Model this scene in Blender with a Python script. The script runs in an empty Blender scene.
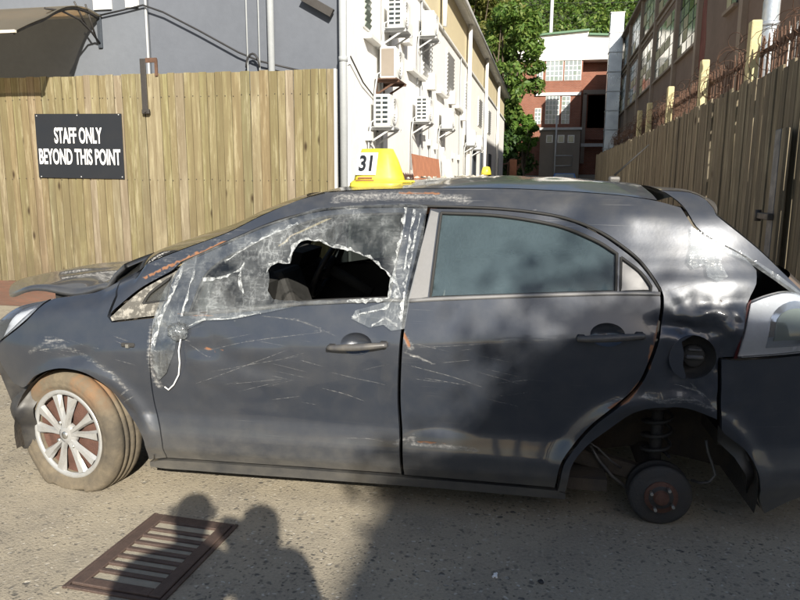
import bpy, bmesh, math, random
import numpy as np
from mathutils import Vector, Matrix, noise as mnoise
from mathutils.geometry import delaunay_2d_cdt
random.seed(7); rng = np.random.default_rng(7)
scene = bpy.context.scene
COL = scene.collection

# ------------------------------------------------------------------ camera
F_PX = 680.0                      # focal length in photograph pixels (800 wide)
CAM = np.array([0.0, 0.0, 1.40])
YAW, PITCH, ROLL = math.radians(12), math.radians(9.9), math.radians(0.4)
_fw = np.array([-math.sin(YAW)*math.cos(PITCH), math.cos(YAW)*math.cos(PITCH), -math.sin(PITCH)])
_rt = np.array([math.cos(YAW), math.sin(YAW), 0.0]); _up = np.cross(_rt, _fw)
_rt = math.cos(ROLL)*_rt + math.sin(ROLL)*_up; _up = np.cross(_rt, _fw)
cd = bpy.data.cameras.new('camera'); cam = bpy.data.objects.new('camera', cd); COL.objects.link(cam)
cd.sensor_width = 36.0; cd.lens = F_PX/800*36; cd.clip_end = 2000; cd.clip_start = 0.02
cam.matrix_world = Matrix(((_rt[0], _up[0], -_fw[0], CAM[0]), (_rt[1], _up[1], -_fw[1], CAM[1]),
                           (_rt[2], _up[2], -_fw[2], CAM[2]), (0, 0, 0, 1)))
scene.camera = cam
# ------------------------------------------------------------------ light
SUN_AZ, SUN_EL = math.radians(26), math.radians(26.5)      # sun behind the camera, to its right
sdir = Vector((-math.sin(SUN_AZ)*math.cos(SUN_EL), math.cos(SUN_AZ)*math.cos(SUN_EL), -math.sin(SUN_EL)))
w = bpy.data.worlds.new('World'); scene.world = w; w.use_nodes = True
wn = w.node_tree; bg = wn.nodes['Background']
sky = wn.nodes.new('ShaderNodeTexSky'); sky.sky_type = 'NISHITA'; sky.sun_disc = False
sky.sun_elevation = SUN_EL; sky.sun_rotation = math.pi - SUN_AZ
sky.air_density = 1.0; sky.dust_density = 1.2; sky.ozone_density = 1.0
wn.links.new(sky.outputs[0], bg.inputs[0]); bg.inputs[1].default_value = 0.066
sl = bpy.data.lights.new('sun', 'SUN'); sl.energy = 5.0; sl.angle = math.radians(0.53); sl.color = (1.0, 0.93, 0.80)
so = bpy.data.objects.new('sun', sl); COL.objects.link(so); so.location = (12, -24, 18)
so.rotation_euler = sdir.to_track_quat('-Z', 'Y').to_euler()
vs = scene.view_settings; vs.view_transform = 'Standard'; vs.look = 'None'; vs.gamma = 1.0
vs.use_curve_mapping = False; vs.exposure = 0.92

# ------------------------------------------------------------------ node helpers
def node(nt, typ, ins=None, **attrs):
    n = nt.nodes.new(typ)
    for k, v in attrs.items(): setattr(n, k, v)
    for k, v in (ins or {}).items():
        s = n.inputs[k]
        if isinstance(v, bpy.types.NodeSocket): nt.links.new(v, s)
        else: s.default_value = v
    return n
def rgb(c): return (c[0], c[1], c[2], 1.0)
def mixc(nt, fac, a, b, mode='MIX'):
    n = nt.nodes.new('ShaderNodeMix'); n.data_type = 'RGBA'; n.blend_type = mode
    for i, v in ((0, fac), (6, a), (7, b)):
        if isinstance(v, bpy.types.NodeSocket): nt.links.new(v, n.inputs[i])
        else: n.inputs[i].default_value = v if i == 0 else rgb(v)
    return n.outputs[2]
def ramp(nt, fac, stops):
    n = nt.nodes.new('ShaderNodeValToRGB'); el = n.color_ramp.elements
    while len(el) < len(stops): el.new(0.5)
    for e, (p, c) in zip(el, stops):
        e.position = p; e.color = rgb(c) if not isinstance(c, (int, float)) else (c, c, c, 1)
    nt.links.new(fac, n.inputs[0]); return n.outputs[0]
def math_(nt, op, a, b=0.0, clamp=False):
    n = nt.nodes.new('ShaderNodeMath'); n.operation = op; n.use_clamp = clamp
    for i, v in ((0, a), (1, b)):
        if isinstance(v, bpy.types.NodeSocket): nt.links.new(v, n.inputs[i])
        else: n.inputs[i].default_value = v
    return n.outputs[0]
def coords(nt, scale=(1, 1, 1), rot=(0, 0, 0), world=False, rnd=0.0):
    if world: v = node(nt, 'ShaderNodeNewGeometry').outputs['Position']
    else: v = node(nt, 'ShaderNodeTexCoord').outputs['Object']
    if rnd:
        r = node(nt, 'ShaderNodeObjectInfo').outputs['Random']
        r = math_(nt, 'MULTIPLY', r, rnd)
        v = node(nt, 'ShaderNodeVectorMath', {0: v, 1: node(nt, 'ShaderNodeCombineXYZ', {0: r, 1: r, 2: r}).outputs[0]}, operation='ADD').outputs[0]
    return node(nt, 'ShaderNodeMapping', {'Vector': v, 'Rotation': rot, 'Scale': scale}).outputs[0]
def noise(nt, vec, scale, detail=4, rough=0.55):
    return node(nt, 'ShaderNodeTexNoise', {'Vector': vec, 'Scale': scale, 'Detail': detail, 'Roughness': rough}).outputs[0]
def bump(nt, h, dist=0.01, strength=1.0):
    return node(nt, 'ShaderNodeBump', {'Height': h, 'Distance': dist, 'Strength': strength}).outputs[0]
MATS = {}
def newmat(name):
    m = bpy.data.materials.new(name); m.use_nodes = True; MATS[name] = m
    nt = m.node_tree; return m, nt, nt.nodes['Principled BSDF']
def setb(nt, b, **kw):
    names = dict(color='Base Color', rough='Roughness', metal='Metallic', normal='Normal', coat='Coat Weight',
                 coatr='Coat Roughness', spec='Specular IOR Level', trans='Transmission Weight', alpha='Alpha', sheen='Sheen Weight')
    for k, v in kw.items():
        s = b.inputs[names[k]]
        if isinstance(v, bpy.types.NodeSocket): nt.links.new(v, s)
        else: s.default_value = rgb(v) if k == 'color' else v
def simple(name, c, rough=0.6, metal=0.0, var=0.25, scale=6.0, bumpd=0.0, world=False, c2=None, rnd=0.0, thr=(0.35, 0.7)):
    """plain painted/plastic/metal surface with uneven tone, dirt and fine relief"""
    m, nt, b = newmat(name)
    v = coords(nt, world=world, rnd=rnd)
    n1 = noise(nt, v, scale, 6); n2 = noise(nt, v, scale*9, 3)
    dark = [x*(1-var) for x in c] if c2 is None else c2
    col = mixc(nt, ramp(nt, n1, [(thr[0], 0.0), (thr[1], 1.0)]), c, dark)
    col = mixc(nt, 0.35, col, mixc(nt, n2, [x*0.75 for x in c], [min(1, x*1.2) for x in c]))
    setb(nt, b, color=col, metal=metal, rough=ramp(nt, n1, [(0.3, max(0.03, rough-0.1)), (0.75, min(1, rough+0.15))]))
    if bumpd: setb(nt, b, normal=bump(nt, n2, bumpd))
    return m

# ------------------------------------------------------------------ object helpers
def thing(name, label, cat, loc=(0, 0, 0), rotz=0.0, group=None):
    o = bpy.data.objects.new(name, None); COL.objects.link(o); o.empty_display_size = 0.1
    o.location = loc; o.rotation_euler = (0, 0, rotz); tag(o, label, cat, group); return o
def tag(o, label=None, cat=None, group=None, kind=None):
    for k, v in (('label', label), ('category', cat), ('group', group), ('kind', kind)):
        if v: o[k] = v
    return o
def mobj(name, mesh, mat=None, parent=None, loc=None, rot=None):
    if mat is not None and not mesh.materials: mesh.materials.append(MATS[mat] if isinstance(mat, str) else mat)
    o = bpy.data.objects.new(name, mesh); COL.objects.link(o)
    if parent: o.parent = parent
    if loc is not None: o.location = loc
    if rot is not None: o.rotation_euler = rot
    return o
def pydata(name, v, f, smooth=False):
    me = bpy.data.meshes.new(name); me.from_pydata([tuple(map(float, p)) for p in v], [], f); me.update()
    if smooth: me.polygons.foreach_set('use_smooth', [True]*len(me.polygons))
    return me
class MB:
    """collects shapes of ONE part"""
    def __init__(s): s.bm = bmesh.new(); s.smooth = []
    def box(s, c, size, rot=None, bevel=0.0, seg=1):
        r = bmesh.ops.create_cube(s.bm, size=1.0); vs = r['verts']
        m = Matrix.Translation(c) @ (rot if rot is not None else Matrix.Identity(4)) @ Matrix.Diagonal((size[0], size[1], size[2], 1))
        bmesh.ops.transform(s.bm, matrix=m, verts=vs)
        if bevel > 0:
            es = list({e for v in vs for e in v.link_edges})
            bmesh.ops.bevel(s.bm, geom=es, offset=bevel, segments=seg, affect='EDGES', profile=0.5)
        return s
    def bar(s, a, b, wid, dep, bevel=0.0):
        a, b = Vector(a), Vector(b); d = b-a
        q = d.to_track_quat('Z', 'Y').to_matrix().to_4x4()
        return s.box((a+b)/2, (wid, dep, d.length), q, bevel)
    def tube(s, pts, r, n=10, cap=True):
        P = [Vector(p) for p in pts]; k = len(P); R = r if isinstance(r, (list, tuple)) else [r]*k
        rings = []; ref = None
        for i, p in enumerate(P):
            t = (P[min(i+1, k-1)]-P[max(i-1, 0)])
            if t.length < 1e-9: t = Vector((0, 0, 1))
            t.normalize()
            if ref is None:
                ref = Vector((0, 0, 1)) if abs(t.z) < 0.9 else Vector((1, 0, 0))
            x = ref - t*ref.dot(t)
            if x.length < 1e-5: x = t.orthogonal()
            x.normalize(); ref = x; y = t.cross(x)
            rings.append([s.bm.verts.new(p + (x*math.cos(a)+y*math.sin(a))*R[i]) for a in [2*math.pi*j/n for j in range(n)]])
        for i in range(k-1):
            for j in range(n):
                f = s.bm.faces.new((rings[i][j], rings[i][(j+1) % n], rings[i+1][(j+1) % n], rings[i+1][j])); f.smooth = True
        if cap:
            s.bm.faces.new(rings[0][::-1]); s.bm.faces.new(rings[-1])
        return s
    def lathe(s, prof, n=32, m=None, smooth=True, cap=True):
        """prof: (r, h) about local Y axis unless m given"""
        m = m or Matrix.Identity(4); rings = []
        for r, h in prof:
            rings.append([s.bm.verts.new(m @ Vector((r*math.cos(a), h, r*math.sin(a)))) for a in [2*math.pi*j/n for j in range(n)]])
        for i in range(len(prof)-1):
            for j in range(n):
                f = s.bm.faces.new((rings[i][j], rings[i][(j+1) % n], rings[i+1][(j+1) % n], rings[i+1][j])); f.smooth = smooth
        if cap and prof[0][0] > 1e-4: s.bm.faces.new(rings[0][::-1])
        if cap and prof[-1][0] > 1e-4: s.bm.faces.new(rings[-1])
        return s
    def prism(s, poly, a, b, axis='y'):
        """poly of 2-D points extruded along axis from a to b"""
        def P(p, h):
            return {'y': (p[0], h, p[1]), 'x': (h, p[0], p[1]), 'z': (p[0], p[1], h)}[axis]
        A = [s.bm.verts.new(P(p, a)) for p in poly]; B = [s.bm.verts.new(P(p, b)) for p in poly]; n = len(poly)
        s.bm.faces.new(A); s.bm.faces.new(B[::-1])
        for i in range(n): s.bm.faces.new((A[i], B[i], B[(i+1) % n], A[(i+1) % n]))
        return s
    def build(s, name, mat, parent=None, loc=None, rot=None, smooth=False):
        bmesh.ops.remove_doubles(s.bm, verts=s.bm.verts, dist=1e-6)
        bmesh.ops.recalc_face_normals(s.bm, faces=s.bm.faces)
        me = bpy.data.meshes.new(name); s.bm.to_mesh(me); s.bm.free()
        if smooth: me.polygons.foreach_set('use_smooth', [True]*len(me.polygons))
        return mobj(name, me, mat, parent, loc, rot)
def Rz(a): return Matrix.Rotation(a, 4, 'Z')
def Rx(a): return Matrix.Rotation(a, 4, 'X')
def Ry(a): return Matrix.Rotation(a, 4, 'Y')
def text_mesh(body, size, bold=0.0, extrude=0.002, xs=1.0):
    c = bpy.data.curves.new('lettering', 'FONT'); c.body = body; c.size = size; c.extrude = extrude; c.offset = bold
    c.align_x = 'CENTER'; c.align_y = 'CENTER'; c.resolution_u = 4
    o = bpy.data.objects.new('lettering_source', c); COL.objects.link(o)
    dg = bpy.context.evaluated_depsgraph_get(); me = bpy.data.meshes.new_from_object(o.evaluated_get(dg))
    bpy.data.objects.remove(o); bpy.data.curves.remove(c)
    for v in me.vertices: v.co.x *= xs
    return me
def photo_ray(px, py): return _fw + _rt*(px-400)/F_PX - _up*(py-300)/F_PX
def onY(px, py, Y):
    r = photo_ray(px, py); return CAM + r*(Y/r[1])
def onX(px, py, X):
    r = photo_ray(px, py); return CAM + r*(X/r[0])
def onZ(px, py, Z=0.0):
    r = photo_ray(px, py); return CAM + r*((Z-CAM[2])/r[2])
# ================================================================== materials of the setting
def mat_ground():
    m, nt, b = newmat('concrete_ground'); v = coords(nt, world=True)
    big = noise(nt, v, 0.55, 5); mid = noise(nt, v, 3.2, 6, 0.65); fine = noise(nt, v, 85, 4, 0.7)
    col = mixc(nt, ramp(nt, big, [(0.35, 0.0), (0.65, 1.0)]), (0.335, 0.290, 0.215), (0.270, 0.240, 0.190))
    col = mixc(nt, ramp(nt, mid, [(0.42, 0.0), (0.72, 1.0)]), col, (0.20, 0.178, 0.145))
    col = mixc(nt, math_(nt, 'MULTIPLY', ramp(nt, fine, [(0.35, 0.0), (0.70, 1.0)]), 0.6), col, (0.40, 0.355, 0.28))
    wob = node(nt, 'ShaderNodeTexNoise', {'Vector': v, 'Scale': 26.0, 'Detail': 2.0})
    vv = node(nt, 'ShaderNodeVectorMath', {0: v, 1: node(nt, 'ShaderNodeVectorMath', {0: wob.outputs[1], 3: 0.035}, operation='SCALE').outputs[0]}, operation='ADD').outputs[0]
    hgt = fine
    for sc, pick, size, c in ((34.0, 0.62, 0.40, (0.055, 0.056, 0.058)), (70.0, 0.58, 0.42, (0.075, 0.070, 0.064)), (48.0, 0.74, 0.38, (0.50, 0.47, 0.41))):
        vo = node(nt, 'ShaderNodeTexVoronoi', {'Vector': vv, 'Scale': sc, 'Randomness': 1.0})
        sp = node(nt, 'ShaderNodeSeparateColor', {0: vo.outputs['Color']})
        on = math_(nt, 'MULTIPLY', math_(nt, 'GREATER_THAN', sp.outputs[0], pick),
                   ramp(nt, vo.outputs['Distance'], [(size*0.55, 1.0), (size, 0.0)]))
        on = math_(nt, 'MULTIPLY', on, ramp(nt, noise(nt, v, 1.7, 3), [(0.36, 0.30), (0.6, 1.0)]))
        on = math_(nt, 'MULTIPLY', on, math_(nt, 'ADD', 0.35, math_(nt, 'MULTIPLY', sp.outputs[1], 0.6)))
        col = mixc(nt, on, col, c)
        hgt = math_(nt, 'ADD', hgt, math_(nt, 'MULTIPLY', on, -0.5))
    # oil stains and a few cracks
    st = noise(nt, coords(nt, world=True, scale=(0.9, 1.3, 1)), 1.4, 4, 0.6)
    col = mixc(nt, math_(nt, 'MULTIPLY', ramp(nt, st, [(0.60, 0.0), (0.70, 1.0)]), 0.5), col, (0.10, 0.088, 0.072))
    setb(nt, b, color=col, rough=0.92, spec=0.25, normal=bump(nt, math_(nt, 'ADD', hgt, mid), 0.006, 0.8))
mat_ground()
def mat_wood(name, cols, stain, dark=0.0):
    m, nt, b = newmat(name)
    r = node(nt, 'ShaderNodeObjectInfo').outputs['Random']
    base = ramp(nt, r, [(i/(len(cols)-1), c) for i, c in enumerate(cols)])
    v = coords(nt, rnd=37.0); g = noise(nt, coords(nt, scale=(42, 42, 1.3), rnd=37.0), 1.0, 5, 0.6)
    g2 = noise(nt, coords(nt, scale=(9, 9, 0.35), rnd=51.0), 1.0, 4, 0.6)
    col = mixc(nt, ramp(nt, g, [(0.40, 0.0), (0.62, 0.9)]), base, mixc(nt, 0.62, base, stain))
    col = mixc(nt, ramp(nt, g2, [(0.40, 0.0), (0.68, 0.8)]), col, mixc(nt, 0.3, stain, base))
    g3 = noise(nt, coords(nt, scale=(16, 16, 1.6), rnd=23.0), 1.0, 5, .7)
    col = mixc(nt, ramp(nt, g3, [(.48, 0.0), (.62, .75)]), col, mixc(nt, .6, base, stain))
    col = mixc(nt, ramp(nt, g3, [(.34, .6), (.46, 0.0)]), col, mixc(nt, .5, base, (.42, .38, .27)))
    kn = node(nt, 'ShaderNodeTexVoronoi', {'Vector': coords(nt, scale=(5.5, 0.0, 2.1), rnd=19.0), 'Scale': 1.0})
    ks = node(nt, 'ShaderNodeSeparateColor', {0: kn.outputs['Color']})
    kf = math_(nt, 'MULTIPLY', math_(nt, 'GREATER_THAN', ks.outputs[0], 0.72), ramp(nt, kn.outputs['Distance'], [(0.05, 0.9), (0.16, 0.0)]))
    col = mixc(nt, kf, col, (0.035, 0.022, 0.012))
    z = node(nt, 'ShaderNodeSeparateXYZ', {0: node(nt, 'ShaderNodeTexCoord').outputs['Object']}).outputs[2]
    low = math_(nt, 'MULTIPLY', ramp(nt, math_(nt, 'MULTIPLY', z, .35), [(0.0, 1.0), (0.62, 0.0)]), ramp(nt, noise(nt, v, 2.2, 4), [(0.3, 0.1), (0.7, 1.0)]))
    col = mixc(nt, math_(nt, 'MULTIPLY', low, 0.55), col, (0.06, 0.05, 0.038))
    setb(nt, b, color=col, rough=0.85, spec=0.2, normal=bump(nt, math_(nt, 'ADD', g, math_(nt, 'MULTIPLY', g2, 1.0)), 0.004, 0.7))
mat_wood('pine_board', [(0.225, 0.205, 0.105), (0.170, 0.150, 0.080), (0.255, 0.225, 0.125), (0.205, 0.155, 0.090), (0.31, 0.265, 0.20), (0.185, 0.178, 0.095), (0.235, 0.205, 0.115), (0.275, 0.24, 0.16)], (0.105, 0.075, 0.042))
mat_wood('weathered_board', [(0.250, 0.205, 0.140), (0.18, 0.152, 0.112), (0.30, 0.250, 0.175), (0.14, 0.118, 0.088), (0.26, 0.222, 0.155), (0.20, 0.165, 0.11)], (0.060, 0.050, 0.036))
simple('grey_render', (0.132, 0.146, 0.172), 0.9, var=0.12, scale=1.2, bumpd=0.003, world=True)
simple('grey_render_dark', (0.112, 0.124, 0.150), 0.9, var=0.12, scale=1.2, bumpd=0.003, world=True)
simple('white_render', (0.84, 0.83, 0.81), 0.85, var=0.10, scale=0.9, bumpd=0.004, world=True)
simple('cream_panel', (0.62, 0.54, 0.36), 0.8, var=0.16, scale=0.7, world=True)
simple('white_paint', (0.80, 0.80, 0.78), 0.5, var=0.10, scale=3)
simple('pale_grey_metal', (0.50, 0.51, 0.52), 0.45, var=0.2, scale=4)
simple('pipe_grey', (0.36, 0.38, 0.40), 0.5, var=0.2, scale=3)
simple('dark_steel', (0.055, 0.05, 0.047), 0.55, 0.3, var=0.4, scale=12, bumpd=0.002)
simple('blue_steel', (0.060, 0.072, 0.092), 0.5, 0.3, var=0.35, scale=9, bumpd=0.002)
simple('rust_steel', (0.125, 0.066, 0.042), 0.85, 0.1, c2=(0.05, 0.03, 0.022), scale=9, bumpd=0.004)
simple('rust_board', (0.32, 0.135, 0.075), 0.85, c2=(0.20, 0.085, 0.05), scale=5, bumpd=0.003)
simple('iron_grate', (0.105, 0.072, 0.060), 0.6, 0.25, c2=(0.06, 0.042, 0.036), scale=22, bumpd=0.003, world=True)
simple('grate_dirt', (0.36, 0.325, 0.255), 0.95, var=0.3, scale=24, bumpd=0.006, world=True)
simple('cable_black', (0.02, 0.02, 0.022), 0.6)
simple('sign_black', (0.014, 0.016, 0.021), 0.45, var=0.3, scale=5)
simple('letter_white', (0.80, 0.80, 0.80), 0.5, var=0.06, scale=9)
simple('canopy_sheet', (0.30, 0.285, 0.25), 0.5, var=0.15, scale=2)
_nt = MATS['canopy_sheet'].node_tree; _tl = node(_nt, 'ShaderNodeBsdfTranslucent', {0: (.46, .42, .35, 1)})
_m1 = node(_nt, 'ShaderNodeMixShader', {0: .5, 1: _nt.nodes['Principled BSDF'].outputs[0], 2: _tl.outputs[0]}); _tp = node(_nt, 'ShaderNodeBsdfTransparent', {0: (.72, .66, .56, 1)})
_nt.links.new(node(_nt, 'ShaderNodeMixShader', {0: .48, 1: _m1.outputs[0], 2: _tp.outputs[0]}).outputs[0], _nt.nodes['Material Output'].inputs[0])
simple('canopy_trim', (0.75, 0.70, 0.60), 0.5)
simple('sealant', (0.50, 0.30, 0.13), 0.8, c2=(0.75, 0.70, 0.62), scale=6)
simple('yellow_concrete', (0.52, 0.47, 0.27), 0.9, c2=(0.30, 0.25, 0.15), scale=7, bumpd=0.006)
simple('brown_render', (0.215, 0.150, 0.112), 0.92, c2=(0.155, 0.108, 0.082), scale=0.8, bumpd=0.004, world=True)
simple('brown_pilaster', (0.32, 0.25, 0.19), 0.9, var=0.25, scale=1.4, bumpd=0.004, world=True)
simple('red_blotch', (0.21, 0.075, 0.055), 0.9, var=0.3, scale=2)
simple('hut_render', (0.235, 0.205, 0.175), 0.9, var=0.2, scale=1.0, world=True)
simple('duct_metal', (0.55, 0.60, 0.66), 0.32, 0.6, var=0.25, scale=1.5, bumpd=0.01, world=True)
simple('green_roof', (0.10, 0.19, 0.12), 0.7, var=0.2, scale=1.0)
simple('window_dark', (0.035, 0.045, 0.05), 0.12, var=0.5, scale=2, world=True)
simple('pane_green', (0.22, 0.27, 0.24), 0.10, var=0.4, scale=0.7, world=True)
simple('pane_blind', (0.48, 0.43, 0.27), 0.5, var=0.3, scale=0.9, world=True)
simple('pane_bright', (0.26, 0.30, 0.31), 0.12, var=0.4, scale=0.6, world=True)
simple('bark', (0.10, 0.078, 0.055), 0.95, var=0.45, scale=8, bumpd=0.02)
simple('hill_soil', (0.045, 0.060, 0.026), 0.95, var=0.4, scale=0.3, world=True)
def mat_brick(name, c1, c2, mortar, sx, world_axis='xz', squash=0.3):
    m, nt, b = newmat(name)
    p = node(nt, 'ShaderNodeSeparateXYZ', {0: node(nt, 'ShaderNodeNewGeometry').outputs['Position']})
    o = {'xz': (p.outputs[0], p.outputs[2]), 'xy': (p.outputs[0], p.outputs[1]), 'yz': (p.outputs[1], p.outputs[2])}[world_axis]
    v = node(nt, 'ShaderNodeCombineXYZ', {0: o[0], 1: o[1]}).outputs[0]
    t = node(nt, 'ShaderNodeTexBrick', {'Vector': v, 'Color1': rgb(c1), 'Color2': rgb(c2), 'Mortar': rgb(mortar), 'Scale': sx, 'Mortar Size': 0.018, 'Brick Width': 0.5, 'Row Height': 0.19})
    n = noise(nt, coords(nt, world=True), 1.0, 5)
    col = mixc(nt, ramp(nt, n, [(0.35, 0.0), (0.75, 0.5)]), t.outputs[0], [x*0.5 for x in c1])
    setb(nt, b, color=col, rough=0.9, normal=bump(nt, math_(nt, 'SUBTRACT', 1.0, t.outputs[1]), 0.006))
mat_brick('red_brick', (0.27, 0.100, 0.064), (0.215, 0.078, 0.050), (0.26, 0.20, 0.16), 2.2)
mat_brick('paver_brick', (0.25, 0.115, 0.075), (0.19, 0.095, 0.065), (0.16, 0.13, 0.10), 2.3, 'xy')
def mat_leaf(name, cols, world=True):
    m, nt, b = newmat(name); v = coords(nt, world=world)
    isl = node(nt, 'ShaderNodeNewGeometry').outputs['Random Per Island']
    n = noise(nt, v, 0.35, 4)
    f = math_(nt, 'ADD', math_(nt, 'MULTIPLY', isl, 0.5), math_(nt, 'MULTIPLY', n, 0.5))
    col = ramp(nt, f, [(0.2+0.6*i/(len(cols)-1), c) for i, c in enumerate(cols)])
    setb(nt, b, color=col, rough=0.55, spec=0.35)
    tr = node(nt, 'ShaderNodeBsdfTranslucent', {0: mixc(nt, 0.5, col, (0.16, 0.22, 0.02))})
    mx = node(nt, 'ShaderNodeMixShader', {0: 0.35, 1: b.outputs[0], 2: tr.outputs[0]})
    nt.links.new(mx.outputs[0], nt.nodes['Material Output'].inputs[0])
mat_leaf('leaf_dark', [(0.018, 0.045, 0.014), (0.040, 0.090, 0.022), (0.075, 0.135, 0.030)])
mat_leaf('leaf_mid', [(0.042, 0.098, 0.018), (0.100, 0.180, 0.034), (0.175, 0.225, 0.055)])
mat_leaf('leaf_bright', [(0.050, 0.120, 0.016), (0.100, 0.200, 0.028), (0.150, 0.240, 0.050)])
mat_leaf('leaf_yellow', [(0.060, 0.085, 0.020), (0.130, 0.150, 0.035), (0.200, 0.190, 0.060)])

# ================================================================== ground
def gz(Y): return 0.0 if Y < 14 else 0.02*(min(Y, 40)-14) + (0.08*(min(Y, 66)-40) if Y > 40 else 0)
ys = [-600, -100, -30, -8, 0, 4, 8, 14, 20, 30, 40, 46, 52, 58, 66, 120, 400, 1500]
gv = []; gf = []
for y in ys:
    for x in (-800, -60, -8, -2.5, 2, 8, 60, 800): gv.append((x, y, gz(y)))
for i in range(len(ys)-1):
    for j in range(7): a = i*8+j; gf.append((a, a+1, a+9, a+8))
tag(mobj('ground', pydata('ground', gv, gf), 'concrete_ground'), kind='structure')
tag(mobj('brick_pavement', pydata('brick_pavement', [(-12, 6.4, .004), (-4.2, 6.4, .004), (-4.2, 8.05, .004), (-12, 8.05, .004)], [(0, 1, 2, 3)]), 'paver_brick'), kind='structure')

# ================================================================== timber fence (behind the car, left)
FY = 8.0
fence = thing('timber_fence', 'tall sunlit yellow-green pine board fence carrying the staff sign', 'fence', (-5.6, FY, 0))
bms = []
for k in range(4):
    mb = MB(); wd = (0.112, 0.098, 0.122, 0.104)[k]
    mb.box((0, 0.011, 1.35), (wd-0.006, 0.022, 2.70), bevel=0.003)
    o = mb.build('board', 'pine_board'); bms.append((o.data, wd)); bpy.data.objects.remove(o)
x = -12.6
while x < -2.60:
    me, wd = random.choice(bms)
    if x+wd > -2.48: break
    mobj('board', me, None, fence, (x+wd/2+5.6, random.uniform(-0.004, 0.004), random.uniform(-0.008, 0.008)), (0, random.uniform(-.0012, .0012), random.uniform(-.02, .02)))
    x += wd
for z in (0.35, 1.4, 2.42):
    MB().box((-1.95, 0.06, z), (10.1, 0.06, 0.11)).build('rail', 'weathered_board', fence)
for x in (-12.4, -10.7, -9.0, -7.0, -4.85, -2.75):
    MB().box((x+5.6, 0.13, 1.3), (0.09, 0.08, 2.6)).build('post', 'weathered_board', fence)
nail = MB().lathe([(0.0, -0.003), (0.006, -0.002), (0.006, 0.002)], 8).build('nail', 'dark_steel', fence, (0, -.004, 2.42)); nmesh = nail.data
for i in range(62): 
    for zz in (2.42, 1.4):
        mobj('nail', nmesh, None, fence, (-3.6+i*0.108, -0.004, zz+random.uniform(-.01, .01)))
MB().box((3.10, 0.012, 1.35), (0.03, 0.05, 2.70)).build('end_strip', 'pale_grey_metal', fence)
# hasp bracket hooked over the top
hs = thing('steel_bracket', 'rusty dark steel hasp hooked over the fence top beside the sign', 'bracket', (-4.99, FY-0.012, 2.2))
MB().box((0, -0.012, 0.35), (0.075, 0.022, 0.66), bevel=0.004).build('flat_bar', 'dark_steel', hs)
MB().box((0.11, 0.0, 0.66), (0.15, 0.022, 0.055)).box((0.175, 0.0, 0.57), (0.035, 0.02, 0.2)).build('hook', 'rust_steel', hs)
MB().box((0.02, -0.03, 0.04), (0.10, 0.045, 0.06), bevel=0.008).lathe([(0.012, -0.07), (0.012, -0.01)], 10, Matrix.Translation((0.03, 0, .04))).build('bolt', 'dark_steel', hs)
# sign
sg = thing('warning_sign', 'black rectangular sign with white capitals reading staff only beyond this point', 'sign', (-5.975, FY-0.016, 1.40), 0.0)
MB().box((0, 0, 0.42), (1.27, 0.008, 0.82), Ry(math.radians(0.6)), bevel=0.002).build('plate', 'sign_black', sg)
for body, z, wx in (('STAFF ONLY', 0.545, 0.70), ('BEYOND THIS POINT', 0.275, 1.20)):
    me = text_mesh(body, 0.272, 0.0065, 0.001, 1.0)
    xs = [v.co.x for v in me.vertices]; s = wx/(max(xs)-min(xs))
    for v in me.vertices: v.co.x *= s
    mobj('lettering', me, 'letter_white', sg, (-0.01, -0.0055, z), (math.pi/2, math.radians(0.6), 0))
for px, pz in ((-.6, .03), (.6, .03), (-.6, .81), (.6, .81), (0, .03), (0, .81)):
    MB().lathe([(0, -0.009), (0.008, -0.007), (0.008, 0)], 8).build('screw', 'pale_grey_metal', sg, (px, 0, pz))

# ================================================================== grey building behind the fence
GY = 8.62
gb = thing('grey_building', 'grey rendered building front rising behind the timber fence', 'building', (-7.0, GY, 0))
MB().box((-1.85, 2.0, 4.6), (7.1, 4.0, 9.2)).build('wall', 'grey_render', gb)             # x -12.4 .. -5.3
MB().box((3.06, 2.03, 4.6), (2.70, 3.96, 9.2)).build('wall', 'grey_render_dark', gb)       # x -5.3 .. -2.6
MB().box((1.70, -0.003, 4.6), (0.022, 0.02, 9.2)).build('joint_strip', 'pale_grey_metal', gb)
for x0, x1, z0 in ((-6.06, -5.80, 3.64), (-5.58, -5.40, 3.65)):
    w_ = MB().box(((x0+x1)/2+7, -0.01, z0+.5), (x1-x0, 0.05, 1.0)).build('window', 'white_paint', gb)
    MB().box(((x0+x1)/2+7, -0.03, z0+.55), (x1-x0-.08, 0.03, 0.84)).build('pane', 'pane_bright', w_)
MB().box((0.25, -0.02, 3.70), (3.2, 0.02, 0.10)).build('sealant_band', 'sealant', gb, (-1.05, 0, -0.07))
dk = MB(); a, b_ = onY(303, -3, GY), onY(333, 14, GY); dk.bar((a[0]+7, -0.03, a[2]), (b_[0]+7, -0.03, b_[2]), 0.05, 0.10).build('louvre', 'dark_steel', gb)
for px, r, z1 in ((272, 0.045, 9.0), (248, 0.010, 9.0), (260, 0.010, 9.0)):
    p = onY(px, 5, GY); MB().tube([(p[0]+7, -0.06, 0.05), (p[0]+7, -0.06, z1)], r, 12).build('pipe', 'pipe_grey', gb)
cv = []
for px, py in ((103, 16), (125, 11), (145, 6), (165, 13), (200, 31), (240, 53), (262, 62), (300, 71)):
    p = onY(px, py, GY); cv.append((p[0]+7, -0.05, p[2]))
MB().tube(cv, 0.012, 8).build('cable', 'cable_black', gb)
cv = []
for t in range(11):
    a = math.pi*t/10; p = onY(255, 70, GY); cv.append((p[0]+7-0.09*math.cos(a), -0.07, p[2]+0.02+0.17*math.sin(a)))
MB().tube(cv, 0.014, 8).build('conduit_elbow', 'cable_black', gb)
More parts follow.
